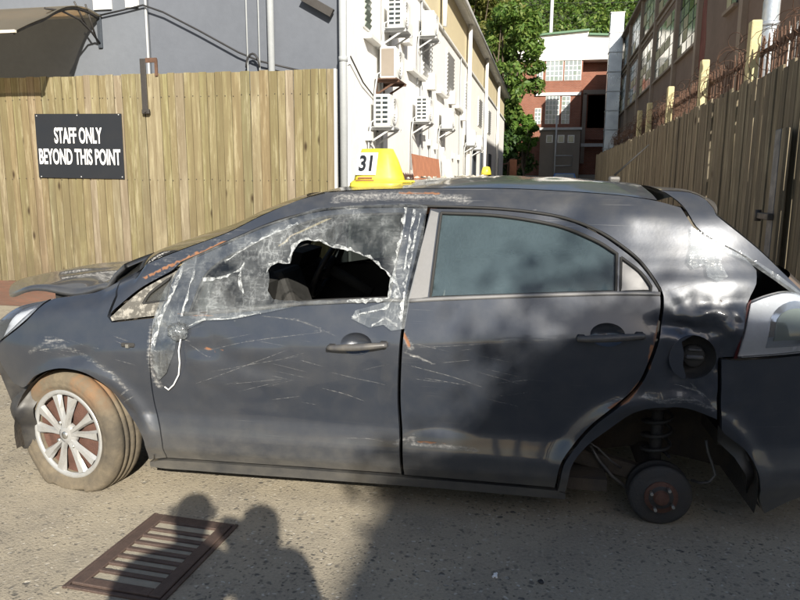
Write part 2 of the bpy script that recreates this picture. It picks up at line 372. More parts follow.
# canopy over the hidden door: curved sheet on brackets, reaching out above the fence
cp = thing('door_canopy', 'curved grey canopy sheet on a black arched bracket fixed to the grey wall', 'canopy', (-6.0, GY, 3.15))
sec = []
for i in range(17):
    t = i/16; sec.append((-1.62*t, 0.40 + 0.10*math.sin(min(t*1.5, 1)*math.pi*0.9) - 0.54*t**1.7))
v = []; f = []
for i, (y, z) in enumerate(sec):
    for x in (-4.5, 0.04): v += [(x, y, z), (x, y, z+0.006)]
for i in range(16):
    a = i*4
    f += [(a, a+4, a+6, a+2), (a+1, a+3, a+7, a+5), (a+2, a+6, a+7, a+3), (a, a+1, a+5, a+4)]
mobj('sheet', pydata('sheet', v, f, True), 'canopy_sheet', cp)
MB().box((-2.23, sec[-1][0], sec[-1][1]), (4.56, 0.03, 0.03)).build('front_trim', 'canopy_trim', cp)
for bx in (0.0, -2.2, -4.4):
    br = MB().tube([(bx, y-0.005, z-0.025) for y, z in sec], 0.022, 8).build('bracket', 'dark_steel', cp)
    MB().box((bx, -0.015, 0.22), (0.06, 0.028, 0.44), bevel=0.004).build('wall_plate', 'blue_steel', br)
    MB().tube([(bx, -0.03, 0.06), (bx, -0.20, 0.18), (bx, -0.42, 0.28), (bx, -0.75, 0.31), (bx, -1.05, 0.27)], 0.014, 8).build('strut', 'dark_steel', br)
    for (a0, a1) in (((-0.10, 0.11), (-0.28, 0.52)), ((-0.28, 0.21), (-0.50, 0.50))):
        MB().tube([(bx, a0[0], a0[1]), (bx, a1[0], a1[1]-0.02)], 0.012, 8).build('web', 'dark_steel', br)
# downpipe at the corner
dp = thing('downpipe', 'grey downpipe at the corner between grey and white walls', 'pipe', (-2.565, GY-0.07, 0))
MB().tube([(0, 0, 0), (0, 0, 6.0)], 0.052, 14).build('pipe', 'pipe_grey', dp)
for z in (0.6, 2.9, 4.6):
    MB().lathe([(0.058, -0.03), (0.058, 0.03)], 14, Matrix.Translation((0, 0, z)) @ Rx(math.pi/2)).build('collar', 'pipe_grey', dp)

# ================================================================== white building along the alley
WX = -2.55
wb = thing('white_building', 'long white rendered building lining the alley with cream panels under the eave', 'building', (WX, 8.7, 0))
MB().box((-3.0, 15.75, 2.43), (6.0, 31.3, 4.86)).build('wall', 'white_render', wb)
MB().box((-3.03, 15.75, 5.46), (6.0, 31.3, 1.20)).build('upper_panel', 'cream_panel', wb)
MB().box((-2.95, 15.75, 6.16), (6.3, 31.5, 0.20)).build('roof_edge', 'pale_grey_metal', wb)
MB().tube([(0.22, 0.0, 6.10), (0.22, 31.5, 6.10)], 0.07, 10).build('gutter', 'pale_grey_metal', wb)
MB().box((0.02, 15.75, 4.86), (0.07, 31.3, 0.05)).build('ledge', 'white_paint', wb)
for px, z0 in ((467, 0.2), (485, 0.2), (498, 0.2), (440, 4.9)):
    y = onX(px, 60, WX)[1]-8.7
    MB().tube([(0.09, y, z0), (0.09, y, 6.05)], 0.06, 10).build('rainwater_pipe', 'white_paint', wb)
for y, z1 in ((1.75, 5.0), (5.0, 5.6), (6.1, 4.9), (11.2, 4.9)):
    MB().tube([(0.03, y, 0.2), (0.03, y, z1)], 0.018, 8).build('conduit', 'pipe_grey', wb)
# louvred windows and sills on the alley wall
for y0, z0, z1, wd in ((0.72, 3.47, 4.15, 0.36), (5.2, 3.5, 4.6, 1.1), (8.5, 3.5, 4.6, 1.3), (12.4, 3.4, 4.4, 1.3), (16.5, 3.4, 4.4, 1.3), (20.5, 3.4, 4.4, 1.3)):
    wi = MB().box((0.005, y0+wd/2, (z0+z1)/2), (0.03, wd, z1-z0)).build('window', 'white_paint', wb)
    n = int((z1-z0)/0.085)
    for k in range(n):
        MB().box((0.035, y0+wd/2, z0+0.05+k*(z1-z0-0.06)/n), (0.012, wd-0.08, 0.055), Ry(0.5)).build('slat', 'pane_green' if wd < 0.5 else 'pale_grey_metal', wi)
for y0, y1, z in ((0.75, 2.05, 3.36), (3.7, 5.1, 3.38), (7.0, 8.1, 3.40), (10.2, 11.4, 3.40)):
    MB().box((0.06, (y0+y1)/2, z), (0.12, y1-y0, 0.07), bevel=0.006).build('sill', 'white_paint', wb)
for y, z in ((3.3, 3.92), (6.0, 3.5), (9.2, 3.55), (11.6, 3.35)):      # small vent hoods
    MB().prism([(y-.16, z-.2), (y+.16, z-.2), (y+.16, z+.12), (y-.16, z+.12)], 0.0, 0.16, 'x').build('vent_hood', 'white_paint', wb)
for y, z in ((5.2, 2.28), (6.0, 2.24), (6.9, 2.2), (7.9, 2.17), (0.9, 2.05), (9.9, 2.1), (11.0, 2.1)):
    MB().prism([(y-.07, z-.08), (y+.07, z-.08), (y+.07, z+.04), (y-.07, z+.04)], 0.0, 0.09, 'x').build('vent_cap', 'white_paint', wb)
for y, h in ((15.4, 2.6), (18.2, 2.5), (22.0, 2.6), (26.5, 2.6)):
    d_ = MB().box((0.02, y, h/2), (0.05, 1.15, h)).build('door', 'blue_steel', wb)
    MB().box((0.07, y-.45, 1.1), (0.05, 0.03, 0.14)).build('handle', 'pale_grey_metal', d_)
MB().tube([(0.05, -0.05, 2.95), (0.04, 0.6, 2.72), (0.03, 1.3, 2.60), (0.03, 1.7, 2.50)], 0.010, 6).build('cable', 'cable_black', wb)
# air-conditioner condensers
def condenser(y, z, style):
    lab = {0: 'white air conditioner with punched end panel, highest on the alley wall', 1: 'air conditioner with brown end panel above the rust-stained bracket',
           2: 'white punched air conditioner directly above the yellow number dome', 3: 'small air conditioner under the cream panels of the white wall',
           4: 'punched white air conditioner between two wall conduits', 5: 'grey ended air conditioner low beside the shaded wall',
           6: 'dark ended air conditioner in the shaded stretch of wall', 7: 'farthest small air conditioner in the shaded stretch of wall'}[style]
    t = thing('air_conditioner', lab, 'air conditioner', (WX+0.02, y, z), 0, 'air conditioners on the white wall')
    L, Dp, H = 0.62, 0.24, 0.44
    MB().box((0.07+Dp/2, L/2, H/2), (Dp, L, H), bevel=0.012).build('casing', 'white_paint', t)
    MB().lathe([(0.0, 0.0), (0.165, 0.0), (0.175, 0.012), (0.185, 0.012), (0.185, -0.01)], 24, Matrix.Translation((0.07+Dp+0.004, L*0.42, H/2)) @ Rz(-math.pi/2)).build('fan_grille', 'pale_grey_metal', t)
    for k in range(4):
        MB().lathe([(0.03+0.04*k, 0.0), (0.035+0.04*k, 0.008), (0.04+0.04*k, 0.0)], 24, Matrix.Translation((0.07+Dp+0.008, L*0.42, H/2)) @ Rz(-math.pi/2), cap=False).build('guard_ring', 'white_paint', t)
    if style in (0, 2, 4):
        for r in range(6):
            for c in range(2):
                MB().box((0.07+Dp*(0.30+0.40*c), -0.004, 0.06+r*0.065), (0.075, 0.006, 0.036)).build('intake_slot', 'window_dark', t)
    else:
        MB().box((0.07+Dp/2, -0.004, H/2), (Dp-0.05, 0.006, H-0.06)).build('end_panel', 'hut_render' if style == 1 else 'pipe_grey', t)
    for yy in (0.08, L-0.08):
        MB().box((0.17, yy, -0.03), (0.36, 0.04, 0.04)).box((0.0, yy, -0.12), (0.03, 0.04, 0.24)).bar((0.0, yy, -0.22), (0.30, yy, -0.04), 0.025, 0.025).build('wall_bracket', 'rust_steel' if style == 1 else 'pale_grey_metal', t)
    MB().box((0.19, L/2, -0.02+0.008), (0.30, L+0.06, 0.012)).build('drip_tray', 'rust_steel' if style == 1 else 'pipe_grey', t)
    MB().tube([(0.10, 0.05, 0.1), (0.05, -0.06, 0.05), (0.02, -0.08, -0.2), (0.02, -0.08, -0.9)], 0.014, 6).build('hose', 'pipe_grey', t)
for i, (px, py) in enumerate(((400, 27), (393, 78), (387, 126), (433, 35), (427, 121), (452, 128), (476, 145), (483, 149))):
    p = onX(px-6, py, WX+0.2); condenser(p[1], p[2], i)
t = thing('rusty_sheet', 'rust-brown corrugated sheet leaning at the foot of the white wall', 'sheet', (WX+0.25, 11.5, 0))
vv_ = []; ff_ = []
for i in range(61):
    y = i*0.05; xo = 0.02*math.sin(i*1.57)
    vv_ += [(0.25+xo, y, 0.0), (0.03+xo, y, 1.86), (0.255+xo, y, 0.0), (0.035+xo, y, 1.86)]
for i in range(60):
    a = i*4; ff_ += [(a, a+4, a+5, a+1), (a+2, a+3, a+7, a+6), (a+1, a+5, a+7, a+3)]
mobj('corrugated_sheet', pydata('corrugated_sheet', vv_, ff_, True), 'rust_board', t)
for i, y in enumerate((16.0, 16.5, 17.2)):
    t = MB().tube([(WX+0.75-.1*i, y-0.5, 0.03), (WX+0.10, y, 2.05-0.06*i)], 0.035, 10).build('leaning_pipe', 'white_paint')
    tag(t, ('tallest white pipe leaning on the white wall, next to the rusty sheet', 'middle one of three white pipes leaning on the white wall', 'white leaning pipe farthest from the rusty sheet')[i], 'pipe', 'white pipes leaning on the wall')
bo = thing('yellow_bollard', 'small yellow capped bollard in front of the shaded far wall', 'bollard', (-1.62, 18.6, gz(18.6)))
MB().tube([(0, 0, 0), (0, 0, 1.52)], 0.06, 14).build('post', 'white_paint', bo)
simple('dome_yellow', (0.78, 0.62, 0.03), 0.45, c2=(0.70, 0.60, 0.14), scale=7)
MB().lathe([(0.14, 0), (0.12, 0.1), (0.09, 0.2), (0.0, 0.22)], 16, Matrix.Translation((0, 0, 1.5)) @ Rx(math.pi/2)).build('cap', 'dome_yellow', bo)

# ================================================================== board fence on the right (in shade)
RX, RH = 2.0, 2.46
rf = thing('board_fence', 'long weathered board fence in shade along the right of the alley', 'fence', (RX, 17, 0))
bms = []
for k in range(4):
    mb = MB(); wd = (0.140, 0.118, 0.152, 0.128)[k]
    mb.box((0.011, 0, RH/2), (0.022, wd-0.008, RH), bevel=0.003)
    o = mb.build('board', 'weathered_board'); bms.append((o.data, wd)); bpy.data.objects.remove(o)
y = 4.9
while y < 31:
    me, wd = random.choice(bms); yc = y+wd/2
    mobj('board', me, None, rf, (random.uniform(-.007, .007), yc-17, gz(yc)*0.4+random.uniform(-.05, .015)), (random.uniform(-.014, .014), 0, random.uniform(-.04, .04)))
    y += wd + random.choice((0, 0, 0, 0.006, 0.014, 0.022))
for z in (0.4, 1.4, 2.2):
    MB().box((0.055, 1.0, z), (0.06, 26.0, 0.10)).build('rail', 'weathered_board', rf)
for yy in np.arange(5.2, 31, 2.4):
    MB().box((0.12, yy-17, 1.2), (0.09, 0.09, 2.4)).build('post', 'weathered_board', rf)
gp = thing('steel_post', 'dark blue steel gate post with hinge standing against the right fence', 'post', (RX-0.06, 6.50, 0))
MB().box((0, 0, 0.93), (0.07, 0.16, 1.86), bevel=0.006).build('channel', 'blue_steel', gp)
MB().box((-0.01, -0.14, 0.98), (0.05, 0.10, 1.76), bevel=0.004).build('packer', 'weathered_board', gp)
MB().box((-0.06, 0.06, 1.12), (0.05, 0.34, 0.055), bevel=0.006).lathe([(0.028, -0.05), (0.028, 0.05)], 12, Matrix.Translation((-0.07, 0.22, 1.12)) @ Rx(math.pi/2)).build('hinge', 'dark_steel', gp)
# concrete posts with razor wire and rusty palisade behind that fence
for i, (px, py) in enumerate(((756, 20), (705, 62), (671, 86), (650, 103), (640, 113))):
    p = onX(px, py, 2.5)
    c_ = MB().box((0, 0, 1.72), (0.13, 0.16, 3.44), bevel=0.02, seg=2).build('concrete_post', 'yellow_concrete', None, (2.5, p[1], 0))
    tag(c_, ('cream concrete post between the wire cage and the bright vent pipe', 'second cream razor-wire post counting from the wire cage', 'third cream razor-wire post counting from the wire cage', 'fourth cream razor-wire post counting from the wire cage', 'last cream razor-wire post before the metal duct')[i], 'post', 'cream posts behind the right fence')
pal = thing('palisade_fence', 'rusty palisade bars and mesh showing above the right fence', 'fence', (2.62, 14, 0))
yy = 6.9; bar = MB().prism([(-.026, 0), (.026, 0), (.026, 3.14), (0, 3.24), (-.026, 3.14)], -0.006, 0.006, 'x').build('bar', 'rust_steel', pal); bme = bar.data; bar.location = (0, yy-14, 0)
while yy < 30:
    yy += random.uniform(.11, .17); mobj('bar', bme, None, pal, (random.uniform(-.01, .01), yy-14, random.uniform(-.05, .03)), (random.uniform(-.02, .02), 0, 0))
for z in (0.5, 2.70, 3.06): MB().box((0.02, 4.4, z), (0.04, 23.5, 0.05)).build('rail', 'rust_steel', pal)
def coil(y0, y1, x, z, r, pitch, wob, name):
    pts = []; n = int((y1-y0)/pitch*10)
    for i in range(n):
        a = i*2*math.pi/10; y = y0+(y1-y0)*i/n
        rr = r*(0.8+0.35*mnoise.noise(Vector((y*1.3, 0, z))))
        pts.append((x+rr*math.cos(a)+wob*mnoise.noise(Vector((y, 3, 0))), y, z+rr*math.sin(a)+wob*mnoise.noise(Vector((y*0.8, 7, 0)))))
    t = thing('razor_wire', name, 'razor wire', (x, (y0+y1)/2, z-r), 0)
    o = MB().tube([(p[0]-x, p[1]-(y0+y1)/2, p[2]-z+r) for p in pts], 0.0042, 4).build('coil', 'rust_steel', t)
    s_ = MB().tube([(0, y-(y0+y1)/2, r+0.05*math.sin(y*2)) for y in np.arange(y0, y1, 0.5)], 0.004, 4).build('strand', 'rust_steel', t)
coil(6.8, 30.0, 2.47, 2.95, 0.20, 0.30, 0.25, 'tangled rusty razor wire coil strung between the cream posts')
coil(6.8, 30.0, 2.50, 3.25, 0.09, 0.6, 0.2, 'thin loose razor wire loops along the tops of the cream posts')
# pale vent pipe and mesh cage by the near post
cg = thing('wire_cage', 'pale welded mesh cage above the right fence beside the nearest cream post', 'cage', (2.75, 8.3, 2.0))
for k in range(9): MB().tube([(0, -1.0+k*0.25, 0), (0, -1.0+k*0.25, 1.25)], 0.008, 6).build('vertical_wire', 'pale_grey_metal', cg)
for k in range(7): MB().tube([(0, -1.0, 0.1+k*0.19), (0, 1.0, 0.1+k*0.19)], 0.008, 6).build('horizontal_wire', 'pale_grey_metal', cg)
vp_ = thing('vent_pipe', 'bright galvanised vent pipe behind the nearest cream post', 'pipe', (2.95, 10.9, 0))
MB().tube([(0, 0, 0), (0, 0, 3.9), (0.03, 0, 4.05), (0.12, 0, 4.2), (0.3, 0, 4.3)], 0.11, 16).build('pipe', 'duct_metal', vp_)
MB().lathe([(0.125, -0.03), (0.125, 0.03)], 16, Matrix.Translation((0, 0, 3.6)) @ Rx(math.pi/2)).build('collar', 'duct_metal', vp_)

# ================================================================== brown building on the right
BX = 4.6
bb = thing('brown_building', 'long brown rendered factory block with gridded green windows on the right', 'building', (BX, 34, 0))
MB().box((5.0, 1.75, 5.42), (10.0, 43.0, 10.84)).build('wall', 'brown_render', bb)
MB().box((4.95, 1.75, 10.90), (10.4, 43.3, 0.14)).build('roof_edge', 'brown_pilaster', bb)
MB().box((-0.02, 1.75, 8.50), (0.06, 43.0, 0.14)).build('string_course', 'brown_pilaster', bb)
piers = [onX(px, 60, BX)[1]-34 for px in (621, 630, 641, 655, 676, 698, 742)]
for y in piers:
    MB().box((-0.06, y, 5.4), (0.16, 0.34, 10.8)).build('pilaster', 'brown_pilaster', bb)
def grid_window(y0, y1, z0, z1, ny, nz):
    wi = MB().box((0.0, (y0+y1)/2, (z0+z1)/2), (0.03, y1-y0, z1-z0)).build('window', 'window_dark', bb)
    for i in range(ny):
        for j in range(nz):
            a = y0+(y1-y0)*(i+0.08)/ny; c = y0+(y1-y0)*(i+0.92)/ny; d_ = z0+(z1-z0)*(j+0.06)/nz; e = z0+(z1-z0)*(j+0.94)/nz
            blind = random.random() < (0.40 if j < nz*0.6 else 0.10)
            broken = random.random() < 0.07
            if broken: continue
            MB().box((-0.025, (a+c)/2, (d_+e)/2), (0.012, c-a, e-d_)).build('pane', 'pane_blind' if blind else ('pane_green' if random.random() < .8 else 'window_dark'), wi)
    MB().box((-0.05, (y0+y1)/2, z0-0.05), (0.14, y1-y0+0.1, 0.09)).build('sill', 'brown_pilaster', wi)
for k in range(5):
    ya, yb = sorted((piers[k], piers[k+1])); ya += 0.3; yb -= 0.3
    grid_window(ya, yb, 5.95, 8.15, 4, 5); grid_window(ya, yb, 8.75, 10.65, 4, 3)
    if k < 2: grid_window(ya, yb, 3.0, 4.6, 4, 3)
grid_window(-14.0, -12.9, 6.0, 7.0, 2, 2)
bl = [(-9.9+0.5*math.cos(a)*(1+.4*mnoise.noise(Vector((math.cos(a), math.sin(a), 1)))), 6.0+1.2*math.sin(a)*(1+.5*mnoise.noise(Vector((math.cos(a)*2, math.sin(a)*2, 5))))) for a in np.linspace(0, 6.28, 26)[:-1]]
MB().prism(bl, -0.006, -0.002, 'x').build('paint_patch', 'red_blotch', bb)
du = thing('metal_duct', 'tall shiny square metal duct at the far corner of the brown block', 'duct', (4.05, 49.5, 1.2))
for k in range(9):
    MB().box((0, 0, 0.6+k*1.25), (0.86, 0.8, 1.22), bevel=0.02).build('section', 'duct_metal', du)
    MB().box((0, 0, 1.225+k*1.25), (0.94, 0.88, 0.05)).build('flange', 'pale_grey_metal', du)

# ================================================================== red brick building closing the alley
EY = 58.0; e0 = gz(58)
eb = thing('brick_building', 'red brick building with white fascia closing the end of the alley', 'building', (1.5, EY, e0))
z_ = lambda z: z-e0
MB().box((-1.6, 4.0, z_(11)/2), (4.9, 8.0, z_(11))).build('wall', 'red_brick', eb)
MB().box((2.2, 4.6, z_(11)/2), (2.7, 6.8, z_(11))).build('recessed_wall', 'red_brick', eb)
fa = MB(); fa.prism([(-4.3, z_(10.95)), (3.6, z_(10.95)), (3.6, z_(12.6)), (1.15, z_(12.75)), (1.15, z_(13.1)), (-4.3, z_(12.75))], -0.12, 8.0, 'y'); fa.build('fascia', 'white_render', eb)
MB().bar((-4.4, -0.2, z_(12.8)), (1.2, -0.2, z_(13.16)), 0.35, 0.14).bar((1.2, -0.2, z_(12.84)), (3.7, -0.2, z_(12.68)), 0.35, 0.14).build('roof_edge', 'green_roof', eb)
def sash(x0, x1, z0, z1, nx, nz):
    wi = MB().box(((x0+x1)/2-1.5, -0.02, z_((z0+z1)/2)), (x1-x0, 0.06, z1-z0)).build('window', 'white_paint', eb)
    for i in range(nx):
        for j in range(nz):
            w1, h1 = (x1-x0)/nx, (z1-z0)/nz
            MB().box((x0+w1*(i+.5)-1.5, -0.06, z_(z0+h1*(j+.5))), (w1-0.07, 0.03, h1-0.07)).build('pane', 'pane_bright' if random.random() < .8 else 'pane_green', wi)
sash(-0.50, 0.83, 9.42, 11.0-.06, 4, 4); sash(0.95, 2.25, 9.42, 11.0-.06, 4, 4); sash(-1.2, -0.72, 9.42, 10.9, 2, 4)
sash(-0.42, 0.68, 6.05, 8.25, 4, 6); sash(0.85, 1.50, 6.05, 8.2, 2, 6); sash(-1.25, -0.75, 6.05, 7.3, 2, 4)
MB().box((-1.0, -0.06, z_(8.38)), (3.6, 0.16, 0.22)).build('lintel', 'white_paint', eb)
MB().box((1.15, 0.6, z_(5.9)), (0.30, 0.4, z_(11.8)-z_(6.3)+0)).build('frame_post', 'hut_render', eb, (0, 0, -0.2))
MB().box((2.2, 0.6, z_(8.55)), (2.4, 0.4, 0.34)).build('frame_beam', 'hut_render', eb)
MB().box((2.2, 0.55, z_(4.4)), (2.4, 0.5, 0.25)).build('floor_beam', 'pale_grey_metal', eb)
MB().box((2.3, 0.7, z_(5.3)), (2.0, 0.12, 0.9)).build('balcony_front', 'red_brick', eb)
MB().box((2.3, 1.25, z_(6.9)), (1.7, 0.1, 3.0)).build('opening', 'window_dark', eb)
hu = thing('flat_roofed_hut', 'small grey-brown flat roofed hut with three little windows below the brick building', 'hut', (0.78, 54, gz(54)))
h0 = gz(54)
MB().box((0, 1.5, (5.3-h0)/2), (2.95, 3.0, 5.3-h0)).build('wall', 'hut_render', hu)
MB().box((0, 1.45, 5.38-h0), (3.15, 3.2, 0.18)).build('parapet', 'pale_grey_metal', hu)
for px in (549.5, 561, 571):
    p = onY(px, 139, 54); wi = MB().box((p[0]-.78, -0.01, p[2]-h0), (0.50, 0.05, 0.58)).build('window', 'white_paint', hu)
    MB().box((p[0]-.78, -0.04, p[2]-h0), (0.36, 0.03, 0.44)).build('pane', 'pane_green', wi)
MB().tube([(-0.30, -0.3, 0), (-0.30, -0.3, 4.6)], 0.07, 8).build('pole', 'pale_grey_metal', hu)
MB().tube([(-0.30, -0.35, 1.0), (0.95, -0.35, 1.0), (0.95, -0.35, 1.75), (-0.30, -0.35, 1.75)], 0.04, 6).build('handrail', 'pale_grey_metal', hu)
up_ = thing('utility_pole', 'thin pale pole rising over the white fascia against the hillside', 'pole', (-0.3, 70, gz(66)))
MB().tube([(0, 0, 0), (0, 0, 17)], 0.16, 10).build('pole', 'pale_grey_metal', up_)
MB().box((0, 0, 16.4), (1.6, 0.1, 0.12)).build('crossarm', 'bark', up_)
for k in range(2):
    t_ = MB().tube([(-14+3.5*i, 70, gz(66)+15.6+0.8*k-0.25*math.sin(math.pi*i/4 % math.pi)) for i in range(9)], 0.02, 5).build('overhead_cable', 'cable_black')
    tag(t_, ('lower thin dark cable running from the pale pole across the hillside', 'upper thin dark cable running from the pale pole across the hillside')[k], 'cable', 'overhead cables')
rp = thing('rusty_gatepost', 'rusty box post with bent rail at the far end of the white wall', 'post', (-2.0, 41.0, gz(41)))
MB().box((0, 0, 1.05), (0.42, 0.3, 2.1), bevel=0.02).build('post', 'rust_board', rp)
MB().tube([(-0.3, 0, 0.2), (-0.3, 0, 1.9), (-0.15, 0, 2.1), (0.1, 0, 2.15)], 0.05, 8).tube([(-1.2, 0, 0.2), (-1.1, 0, 1.3), (-0.8, 0, 1.75), (-0.3, 0, 1.9)], 0.05, 8).build('bent_rail', 'rust_steel', rp)

# ================================================================== vegetation
def leaf_cloud(centers, radii, per, size, flat=0.75):
    """leaf-sized kinked quads in the shells of many clumps"""
    C = np.repeat(np.asarray(centers, float), per, axis=0); R = np.repeat(np.asarray(radii, float), per)[:, None]
    n = len(C); d = rng.normal(size=(n, 3)); d /= np.linalg.norm(d, axis=1)[:, None]
    rad = rng.uniform(0.45, 1.05, (n, 1))**0.6; p = C + d*R*rad*np.array([1, 1, flat])
    nrm = d + rng.normal(size=(n, 3))*0.6 + np.array([0, 0, 0.5]); nrm /= np.linalg.norm(nrm, axis=1)[:, None]
    a = np.cross(nrm, rng.normal(size=(n, 3))); a /= np.linalg.norm(a, axis=1)[:, None]; b = np.cross(nrm, a)
    s = rng.uniform(0.6, 1.25, (n, 1))*size
    v = np.stack([p-a*s, p-b*s*0.45+nrm*s*0.12, p+a*s, p+b*s*0.45+nrm*s*0.12], axis=1).reshape(-1, 3)
    f = np.arange(4*n).reshape(-1, 4)
    return v, f
def quick_mesh(name, v, f):
    me = bpy.data.meshes.new(name); n = len(f)
    me.vertices.add(len(v)); me.vertices.foreach_set('co', np.asarray(v, np.float32).ravel())
    me.loops.add(4*n); me.loops.foreach_set('vertex_index', np.asarray(f, np.int32).ravel())
    me.polygons.add(n); me.polygons.foreach_set('loop_start', np.arange(0, 4*n, 4, dtype=np.int32))
    me.polygons.foreach_set('loop_total', np.full(n, 4, np.int32)); me.update(calc_edges=True); return me
def hz(x, y): return gz(66) + max(0, y-66)*0.62 + 2.0*mnoise.noise(Vector((x*0.05, y*0.05, 0)))*min(1, max(0, y-66)/8)
hv = []; hf = []; NX, NY = 40, 22
for j in range(NY):
    for i in range(NX): X = -140+i*7.2; Y = 64+j*5.5; hv.append((X, Y, hz(X, Y)-0.3*(j == 0)))
for j in range(NY-1):
    for i in range(NX-1): a = j*NX+i; hf.append((a, a+1, a+NX+1, a+NX))
tag(mobj('hillside', pydata('hillside', hv, hf, True), 'hill_soil'), kind='structure')
cen = []; rad = []
for j in range(30):
    for i in range(34):
        X = -36+i*2.5+random.uniform(-1.2, 1.2); Y = 68+j*2.0+random.uniform(-.9, .9); r = random.uniform(1.3, 2.6)
        cen.append((X, Y, hz(X, Y)+r*random.uniform(0.6, 1.6))); rad.append(r)
v, f = leaf_cloud(cen, rad, 110, 0.34)
wd_ = mobj('hillside_wood', quick_mesh('hillside_wood', v, f), 'leaf_mid'); tag(wd_, 'dense green wooded hillside rising behind the brick building', 'woodland', kind='stuff')
def tree(name, label, loc, height, crown, n_clump, per, leaf, mat, lean=(0, 0), seed=1, r0=0.22, group=None):
    random.seed(seed); t = thing(name, label, 'tree', loc, 0, group); top = Vector((lean[0], lean[1], height*0.62))
    trunk = MB(); trunk.tube([(0, 0, 0), (lean[0]*.2+.1, lean[1]*.2, height*.2), (lean[0]*.6-.1, lean[1]*.6, height*.42), tuple(top)], [r0*1.25, r0, r0*.75, r0*.45], 10)
    cs = []; rs = []
    for k in range(n_clump):
        u = random.random(); a = random.uniform(0, 6.283); rr = math.sqrt(random.random())
        z = crown[2] + crown[1]*(u*2-1); prof = math.sqrt(max(0.06, 1-(u*2-1)**2))
        cs.append((lean[0]+crown[0]*rr*prof*math.cos(a), lean[1]+crown[0]*rr*prof*math.sin(a), z)); rs.append(random.uniform(.16, .34)*crown[0])
    for k in range(0, n_clump, max(1, n_clump//14)):
        c = Vector(cs[k]); b = Vector((lean[0]*.5, lean[1]*.5, height*random.uniform(.3, .55)))
        m_ = b.lerp(c, .5)+Vector((random.uniform(-.3, .3), random.uniform(-.3, .3), .3)); trunk.tube([tuple(b), tuple(m_), tuple(c)], [r0*.4, r0*.25, r0*.08], 6)
    trunk.build('trunk', 'bark', t)
    v, f = leaf_cloud(cs, rs, per, leaf, .85); mobj('crown', quick_mesh('crown', v, f), mat, t)
    return t
tree('broadleaf_tree', 'leafy green tree overhanging the alley end before the brick building', (-3.3, 46, gz(46)), 10.5, (2.1, 3.4, 8.0), 70, 110, 0.20, 'leaf_mid', (0.6, 0), 3)
tree('broadleaf_tree', 'dark dense tree in shade behind the white building end', (-4.6, 49, gz(49)), 9, (2.6, 3.8, 5.0), 80, 110, 0.22, 'leaf_dark', (0, 0), 5)
tree('broadleaf_tree', 'yellowish green tree showing above the white building roof line', (-6.6, 53, gz(53)), 13, (3.6, 3.2, 11.2), 90, 110, 0.22, 'leaf_yellow', (0.4, 0), 8)
tree('shrub', 'bright green sunlit shrub beside the flat roofed hut', (-1.55, 44.5, gz(44)), 4.2, (0.8, 1.1, 3.7), 40, 90, 0.15, 'leaf_bright', (0, 0), 9, 0.08)['category'] = 'shrub'
tree('shrub', 'dark shaded shrub at the foot of the leafy tree', (-2.4, 45.3, gz(45)), 3.0, (1.6, 1.5, 2.0), 40, 90, 0.16, 'leaf_dark', (0, 0), 12, 0.08)['category'] = 'shrub'
random.seed(21)
# ================================================================== drain grate in the ground
dg_ = thing('drain_grate', 'rusty iron drain grate with dirt filled slots set in the concrete', 'drain', (-1.385, 2.13, 0), math.radians(-2))
GW, GL = 0.35, 0.50
MB().box((0, 0, 0.002), (GW-.02, GL-.02, 0.004)).build('slot_fill', 'grate_dirt', dg_)
fr = MB()
for sx in (-1, 1): fr.box((sx*(GW/2-.023), 0, 0.007), (0.046, GL, 0.014), bevel=0.003)
for sy in (-1, 1): fr.box((0, sy*(GL/2-.020), 0.0068), (GW-.092, 0.040, 0.0136), bevel=0.002)
fr.build('frame', 'iron_grate', dg_)
rim = MB()
for sx in (-1, 1): rim.box((sx*(GW/2+.012), 0, 0.004), (0.016, GL+.05, 0.010), bevel=0.002)
for sy in (-1, 1): rim.box((0, sy*(GL/2+.014), 0.0038), (GW+.008, 0.016, 0.0096), bevel=0.002)
rim.build('surround', 'iron_grate', dg_)
for k in range(7):
    MB().box((0, -GL/2+.045+(k+1)*(GL-.09)/8, 0.0066), (GW-.088, 0.019, 0.0132), bevel=0.003).build('bar', 'iron_grate', dg_)

# ================================================================== car: frame of reference and side surface
CA = math.radians(2.5); CO = np.array([-2.0, 2.52, 0.0])
CU = np.array([math.cos(CA), math.sin(CA), 0]); CN = np.array([-math.sin(CA), math.cos(CA), 0]); CW = 1.72
car = thing('wrecked_hatchback', 'battered dark blue-grey hatchback with film over its smashed window and a missing rear wheel', 'car', tuple(CO), CA)
_pz = [(-.2, .14), (.05, .11), (.13, .075), (.19, .045), (.235, .016), (.30, .010), (.345, .020), (.40, .030), (.48, .022), (.60, .006), (.70, .0), (.76, .001), (.795, .009), (.84, .024), (.90, .040), (.95, .055), (1.0, .076), (1.1, .121), (1.2, .168), (1.27, .207), (1.32, .245), (1.36, .295), (1.40, .36), (1.5, .55)]
_zs = np.arange(-.2, 1.5, .002); _ds = np.interp(_zs, [p[0] for p in _pz], [p[1] for p in _pz])
_k = np.hanning(15); _k /= _k.sum(); _ds = np.convolve(np.pad(_ds, 7, 'edge'), _k, 'valid')
def sstep(a, b, x): t = np.clip((x-a)/(b-a), 0, 1); return t*t*(3-2*t)
ARF = (-0.005, 0.235, 0.335); ARR = (2.475, 0.205, 0.365)
